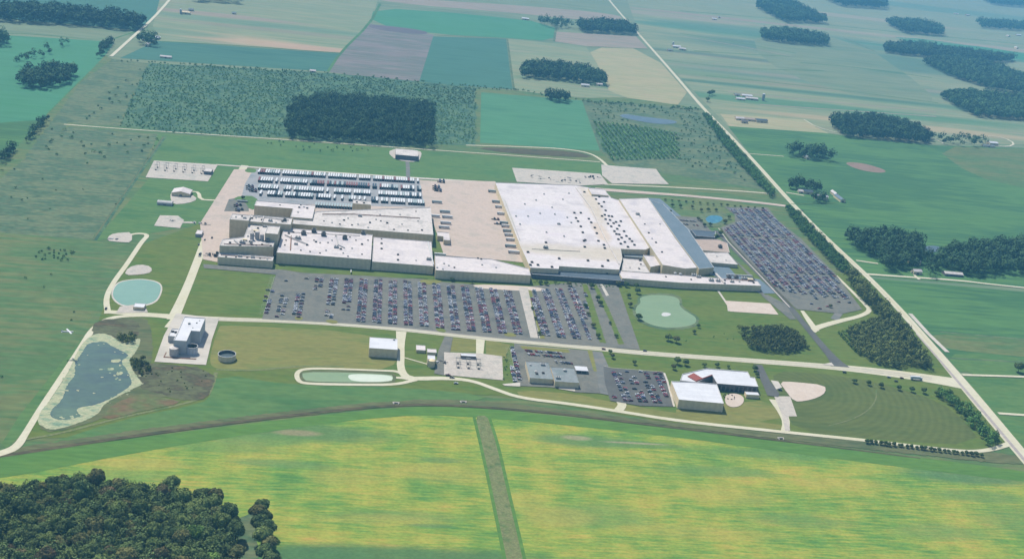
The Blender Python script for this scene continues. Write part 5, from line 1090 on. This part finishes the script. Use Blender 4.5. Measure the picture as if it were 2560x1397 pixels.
# merged far foliage
def foliage(name, label, pts, r, per, leaf, m, cat='wood', zc=.62, squash=.9, jr=.25, kind='stuff'):
    n = len(pts)
    if not n: return
    g = np.random.default_rng(len(pts)); vs = np.zeros((n * per * 4, 3)); 
    C = np.array([[p.x, p.y, 0] for p in pts]); R_ = r * g.uniform(1 - jr, 1 + jr, n)
    d = g.normal(size=(n, per, 3)); d[:, :, 2] = np.abs(d[:, :, 2]) - .25; d /= np.linalg.norm(d, axis=2, keepdims=True)
    lob = 1 + .18 * np.sin(3 * np.arctan2(d[:, :, 1], d[:, :, 0]) + g.uniform(0, 6, (n, 1))) + g.uniform(-.14, .10, (n, per))
    p = d * lob[:, :, None] * R_[:, None, None]; p[:, :, 2] = p[:, :, 2] * squash + R_[:, None] * (1 + zc); p[:, :, :2] += C[:, None, :2]; p[:, :, 2] += Z2
    nn = d + g.normal(size=d.shape) * .35; nn /= np.linalg.norm(nn, axis=2, keepdims=True); t = np.cross(nn, g.normal(size=d.shape)); t /= np.linalg.norm(t, axis=2, keepdims=True); b = np.cross(nn, t)
    s = (leaf * g.uniform(.7, 1.3, (n, per)))[:, :, None]
    q = np.stack([p + t * s, p + b * s, p - t * s, p - b * s], axis=2).reshape(-1, 3)
    nf = n * per; me = bpy.data.meshes.new(name); me.vertices.add(len(q)); me.vertices.foreach_set('co', q.ravel()); me.loops.add(nf * 4); me.loops.foreach_set('vertex_index', np.arange(nf * 4, dtype=np.int32))
    me.polygons.add(nf); me.polygons.foreach_set('loop_start', np.arange(0, nf * 4, 4, dtype=np.int32)); me.polygons.foreach_set('loop_total', np.full(nf, 4, dtype=np.int32)); me.materials.append(m); me.update(calc_edges=True)
    at = me.attributes.new('tint', 'FLOAT', 'FACE'); at.data.foreach_set('value', np.repeat(g.uniform(-.38, .42, n) * (.5 if cat == 'shrubs' else 1), per))
    o = link(name, me); return tag(o, label, cat, None, kind)
foliage('wood', 'darker crowns along the far edge of the near wood', rest_w, 6.5, 260, .8, m_leaf[0], zc=.7, squash=1.2)
foliage('undergrowth', 'lower leafy canopy between the crowns of the near wood', scatter([(-60,1262),(0,1248),(120,1231),(200,1208),(250,1231),(330,1235),(430,1243),(530,1272),(585,1318),(592,1400),(598,1480),(-60,1480)], 5.2, .3), 3.4, 140, .55, m_leaf[0], zc=1.0, squash=1.2, jr=.35)
def wood_area(name, label, poly, sp=11, r=6.2, per=70, leaf=1.7, m=m_woodf): foliage(name, label, scatter(poly, sp * .92, .42), min(r, sp * .56), per, leaf * .75, m, zc=.7, squash=1.35, jr=.38)
WOODS = [('dense square wood behind the trailer yard', [(735,262),(800,252),(900,256),(1085,272),(1078,372),(1000,366),(720,348),(712,310)], 10.5, 6.2, 90, 1.5),
 ('long dark wood at the top left corner', [(-40,40),(60,26),(365,58),(345,80),(200,68),(0,56)], 16, 10, 60, 3.2),
 ('oval dark wood alone in the bright field at left', [(45,205),(70,188),(150,180),(188,186),(175,210),(120,226),(50,222)], 12, 8, 70, 2.2),
 ('rectangular wood in the pale field at top centre', [(1303,170),(1400,172),(1505,190),(1512,216),(1400,204),(1302,196)], 13, 9, 70, 2.4),
 ('wood touching the main road near the top', [(1440,66),(1570,68),(1592,90),(1450,82)], 16, 10, 60, 3),
 ('loose grove left of the roadside wood near the top', [(1345,54),(1400,58),(1435,72),(1380,74),(1350,62)], 24, 8, 50, 2.4),
 ('wedge-shaped wood at the top right of centre', [(1895,10),(1960,8),(2068,62),(1960,58),(1892,24)], 20, 12, 60, 3.6),
 ('flat oval wood under the wedge-shaped wood', [(1898,88),(1960,84),(2060,100),(2072,118),(1980,112),(1905,102)], 16, 10, 60, 3),
 ('wood cut by the top picture edge at right', [(2050,-4),(2210,6),(2215,26),(2100,18)], 24, 13, 50, 4),
 ('dark strip wood at the extreme top right', [(2440,-6),(2600,8),(2600,24),(2480,14)], 30, 15, 50, 5),
 ('dark strip wood at the top edge left of centre', [(480,-8),(600,-2),(600,10),(490,6)], 24, 12, 50, 4),
 ('small wood right of the wedge at the top right', [(2212,62),(2290,62),(2355,80),(2352,92),(2260,86)], 20, 11, 60, 3.4),
 ('grove among farms at the far upper right', [(2440,58),(2560,66),(2560,80),(2450,72)], 22, 10, 50, 3.2),
 ('long thin wood stretching to the right edge', [(2210,120),(2290,118),(2400,134),(2540,152),(2500,160),(2320,146),(2212,134)], 15, 10, 60, 3),
 ('big dark wood touching the right edge, upper', [(2305,160),(2380,152),(2480,170),(2600,215),(2600,244),(2480,226),(2380,195)], 14, 9.5, 60, 2.8),
 ('big dark wood touching the right edge, lower', [(2350,244),(2400,236),(2600,256),(2600,308),(2440,294),(2390,270)], 13, 9, 70, 2.6),
 ('long wood with a farm lane below it at right', [(2065,305),(2110,300),(2200,305),(2290,325),(2330,350),(2310,362),(2200,350),(2110,345)], 12, 8, 80, 2.2),
 ('tree-dotted garden at the right end of the lane wood', [(2330,345),(2440,350),(2470,362),(2420,370),(2340,362)], 26, 6, 60, 1.8),
 ('round grove in the green field right of the main road', [(1958,390),(1985,382),(2040,385),(2075,395),(2078,405),(2040,402),(1990,398)], 13, 7, 80, 1.9),
 ('hedge of trees around the roadside farmyard', [(1962,470),(1985,464),(2030,470),(2060,482),(2020,480),(1965,476)], 10, 5.5, 70, 1.6),
 ('dark tree clump below the roadside farmyard', [(2030,500),(2060,500),(2062,508),(2034,508)], 8, 5, 70, 1.6),
 ('dark grove left of the small grey pond at right', [(2110,595),(2200,590),(2300,610),(2305,640),(2290,672),(2215,682),(2200,655),(2130,620)], 10, 6.8, 110, 1.5),
 ('dark grove at the right edge beyond the lane', [(2345,640),(2420,620),(2520,612),(2620,622),(2620,692),(2500,682),(2440,696),(2340,668)], 10, 7, 110, 1.5),
 ('trees around the house between the two dark groves', [(2310,650),(2345,650),(2350,690),(2320,692)], 13, 5.5, 100, 1.4),
 ('small far wood at the left picture edge', [(-20,100),(18,98),(20,118),(-20,118)], 14, 8, 60, 2.4),
 ('tree cluster in the far gardens at upper left', [(345,100),(365,96),(400,110),(395,120),(350,112)], 16, 8, 60, 2.2),
 ('tree pair on the field edge above the clear meadow', [(1365,244),(1420,248),(1418,258),(1368,256)], 12, 7, 80, 2)]
for lb, poly, sp, r_, per, lf in WOODS: wood_area('wood', lb, poly, sp, r_, per, lf)
def clump(p): return .5 + .5 * math.sin(p.x / 31 + 1.7 * math.sin(p.y / 47)) * math.cos(p.y / 39 + 1.3 * math.sin(p.x / 53))
def rows_area(name, label, poly, du, dv, r):
    Q = [guv(*p) for p in poly]; pts = []
    for u_ in np.arange(min(q[0] for q in Q), max(q[0] for q in Q), du):
        for v_ in np.arange(min(q[1] for q in Q), max(q[1] for q in Q), dv):
            p = xy(u_ + random.gauss(0, .7), v_ + random.gauss(0, .6))
            if inside((u_, v_), Q) and random.random() < .93 - .35 * (clump(p) < .12): pts.append(p)
    foliage(name, label, pts, r, 80, .7, m_cops, zc=.3, squash=1.1, jr=.35)
# denser copses near the site, darker belts
m_cops = leafmat('copse_leaf', [(84,108,68),(116,136,82),(96,118,76)], 6); m_belt = leafmat('belt_leaf', [(72,124,76),(104,150,88),(64,110,70)], 6)
rows_area('copse', 'dark rectangular copse on the lawn beside the dark lane', [(1840,830),(1880,822),(1970,826),(2005,850),(2012,870),(1990,886),(1910,884),(1865,870)], 6.5, 3.6, 3.0)
rows_area('copse', 'roadside copse on the triangle inside the car park corner', [(2120,830),(2200,795),(2240,790),(2300,870),(2330,920),(2300,925),(2200,915),(2130,880)], 6.5, 3.6, 2.8)
wood_area('copse', 'row of dark trees lining the main road past the east car park', [(2106,692),(2128,695),(2190,752),(2258,835),(2322,915),(2308,925),(2232,830),(2158,760)], 8, 5.6, 120, 1.2, m_cops)
wood_area('tree_belt', 'planted tree belt between the east car park and the main road', [(1960,522),(1986,532),(2026,568),(2066,614),(2112,664),(2124,688),(2096,680),(2042,625),(1992,570)], 5.5, 3.0, 90, .9, m_belt)
wood_area('tree_belt', 'dark hedge belt along the main road behind the back road', [(1756,290),(1768,292),(1846,382),(1936,488),(1928,498),(1866,435),(1806,365)], 6, 3.2, 60, 1.1, m_belt)
wood_area('tree_belt', 'curved belt of young trees beside the ball field and main road', [(2330,988),(2375,990),(2420,1025),(2480,1090),(2500,1115),(2470,1120),(2430,1075),(2380,1020)], 6, 3.0, 100, .85, m_belt)
wood_area('tree_belt', 'line of dark trees on the diagonal ditch at the left edge', [(110,296),(122,300),(70,362),(62,356)], 9, 4, 60, 1.4); wood_area('tree_belt', 'dark thicket where the diagonal ditch meets the left edge', [(0,392),(35,372),(40,378),(5,418)], 9, 4.5, 60, 1.4)
wood_area('tree_belt', 'hedge line beside the road end at upper left', [(250,118),(280,105),(285,112),(245,150)], 11, 4.5, 60, 1.6); wood_area('tree_belt', 'diagonal tree line crossing the bright field at upper left', [(20,160),(180,104),(190,110),(40,172)], 26, 5, 50, 1.8)
wood_area('reed_thicket', 'dark thicket on the north shore of the duckweed pond', [(290,850),(310,840),(345,845),(335,858),(310,862)], 4, 2.0, 70, .7, m_cops); wood_area('reed_thicket', 'dark thicket east of the duckweed pond', [(325,905),(360,900),(385,925),(365,945),(335,930)], 5, 2.0, 70, .7, m_cops)
# shrubs scattered over rough ground
NOTREE = [(xx.x, xx.y) for xx in [G(*p) for p in [(1535,282),(1600,286),(1700,298),(1702,318),(1650,322),(1580,310)]]]
def shrubs(label, poly, sp, r, per=22, leaf=.9, m=m_shrub, jit=.45, keep=1.0, name='shrubs'):
    pts = [p for p in scatter(poly, sp, jit) if random.random() < keep * (.35 + 1.1 * clump(p)) and not inside((p.x, p.y), NOTREE)]
    foliage(name, label, pts, r * .62, per, leaf * .62, m, 'shrubs', -.2, .9, .5)
shrubs('scrub thicket covering the rough square behind the gravel track', [(372,160),(700,178),(720,240),(700,346),(430,332),(300,316),(330,240)], 8.5, 2.1, 20, 1.1, keep=.85)
shrubs('scrub between the dense wood and the field road', [(700,178),(1190,222),(1190,262),(1080,262),(800,246),(715,262)], 8.5, 2.2, 20, 1.1, keep=.9)
shrubs('young trees on the strip right of the dense wood', [(1085,262),(1190,262),(1190,358),(1085,366)], 9, 2.3, 20, 1.1, keep=.75)
shrubs('bushes in the rough meadow by the dark diagonal strip', [(330,160),(372,165),(330,300),(200,300),(280,210)], 26, 3.4, 24, 1.4, keep=.6)
shrubs('bushes below the gravel track at left', [(130,320),(420,345),(300,420),(90,400)], 22, 3.2, 24, 1.3, keep=.5)
shrubs('bushes behind the workshop along the track', [(640,350),(980,375),(970,395),(700,372)], 16, 3, 24, 1.2, keep=.5)
shrubs('trees dotted over the nursery meadow by the main road', [(1470,255),(1750,280),(1900,465),(1700,410),(1690,320),(1480,300)], 17, 3.2, 28, 1.3, keep=.6)
shrubs('hedge trees along the back of the nursery meadow', [(1450,250),(1752,272),(1756,280),(1450,257)], 10, 3.6, 30, 1.5, keep=.9)
shrubs('hedge along the far edge of the scrub square', [(290,150),(820,182),(1300,226),(1450,247),(1450,251),(1290,231),(820,188),(290,155)], 14, 3.4, 26, 1.5, keep=.7)
shrubs('spruce group on the open prairie at left', [(80,640),(130,618),(190,635),(170,655),(100,652)], 8, 2.2, 26, .9, keep=.8)
shrubs('scattered small spruces on the left prairie', [(0,420),(210,430),(230,590),(30,560)], 34, 2.2, 24, .9, keep=.45)
shrubs('sparse bushes on the lower left prairie', [(0,650),(250,660),(190,800),(0,1000)], 38, 1.8, 22, .8, keep=.45)
shrubs('reeds and bushes round the pond lowland', [(360,905),(530,930),(520,985),(400,985),(350,940)], 8, 1.2, 18, .7, m_cops, keep=.5)
shrubs('bushes on the lawn right of the green pond', [(1690,830),(1830,800),(1840,860),(1720,880)], 20, 1.6, 22, .7, keep=.4)
shrubs('low planting along the walls by the entrance', [(1335,704),(1420,710),(1545,716),(1540,722),(1420,716),(1335,714)], 5, 1.6, 24, .7, m_belt)
shrubs('bushes along the ditch by the lane of the prairie', [(400,345),(415,348),(250,590),(238,590)], 16, 1.4, 20, .8, keep=.5)
shrubs('planted bushes beside the parking island of the office', [(1258,885),(1270,885),(1274,958),(1258,958)], 6, 1.4, 22, .7, keep=.8)
# nursery rows
Q_ = [guv(*p) for p in [(1480,305),(1600,318),(1690,335),(1700,398),(1520,402)]]; pts_ = []
for u_ in np.arange(min(q[0] for q in Q_), max(q[0] for q in Q_), 10.5):
    for v_ in np.arange(min(q[1] for q in Q_), max(q[1] for q in Q_), 5.5):
        if inside((u_, v_), Q_) and random.random() < .93: pts_.append(xy(u_ + random.gauss(0, .4), v_))
foliage('nursery_rows', 'regular rows of nursery trees in the meadow behind the plant', pts_, 2.3, 18, 1.1, m_shrub, 'tree rows', 0, .9, .2)
Q_ = [guv(*p) for p in [(2090,835),(2190,800),(2230,830),(2130,885)]]; pts_ = []
for u_ in np.arange(min(q[0] for q in Q_), max(q[0] for q in Q_), 7.5):
    for v_ in np.arange(min(q[1] for q in Q_), max(q[1] for q in Q_), 2.5):
        if inside((u_, v_), Q_): pts_.append(xy(u_ + random.gauss(0, .3), v_))
foliage('planting_rows', 'light green planting rows at the corner of the roadside copse', pts_, 1.7, 30, .7, m_leaf[4], 'tree rows', 0, .9, .2)

# ------------------------------------------------------------------ haze
HZ = 0.000088
hz = MB(); hz.box((0, 22000, -1.0), (52000, 46000, 600)); ho = hz.build('haze', []); tag(ho, kind='stuff')
hm = bpy.data.materials.new('haze_air'); hm.use_nodes = True; n = hm.node_tree; n.nodes.remove(n.nodes['Principled BSDF'])
pv = n.nodes.new('ShaderNodeVolumePrincipled'); pv.inputs['Color'].default_value = (.17, .54, .86, 1); pv.inputs['Density'].default_value = HZ; pv.inputs['Anisotropy'].default_value = 0
n.links.new(pv.outputs[0], n.nodes['Material Output'].inputs['Volume']); ho.data.materials.append(hm)
print('objects', len(S.objects), 'cars', len(spots), 'trailers', nt_)
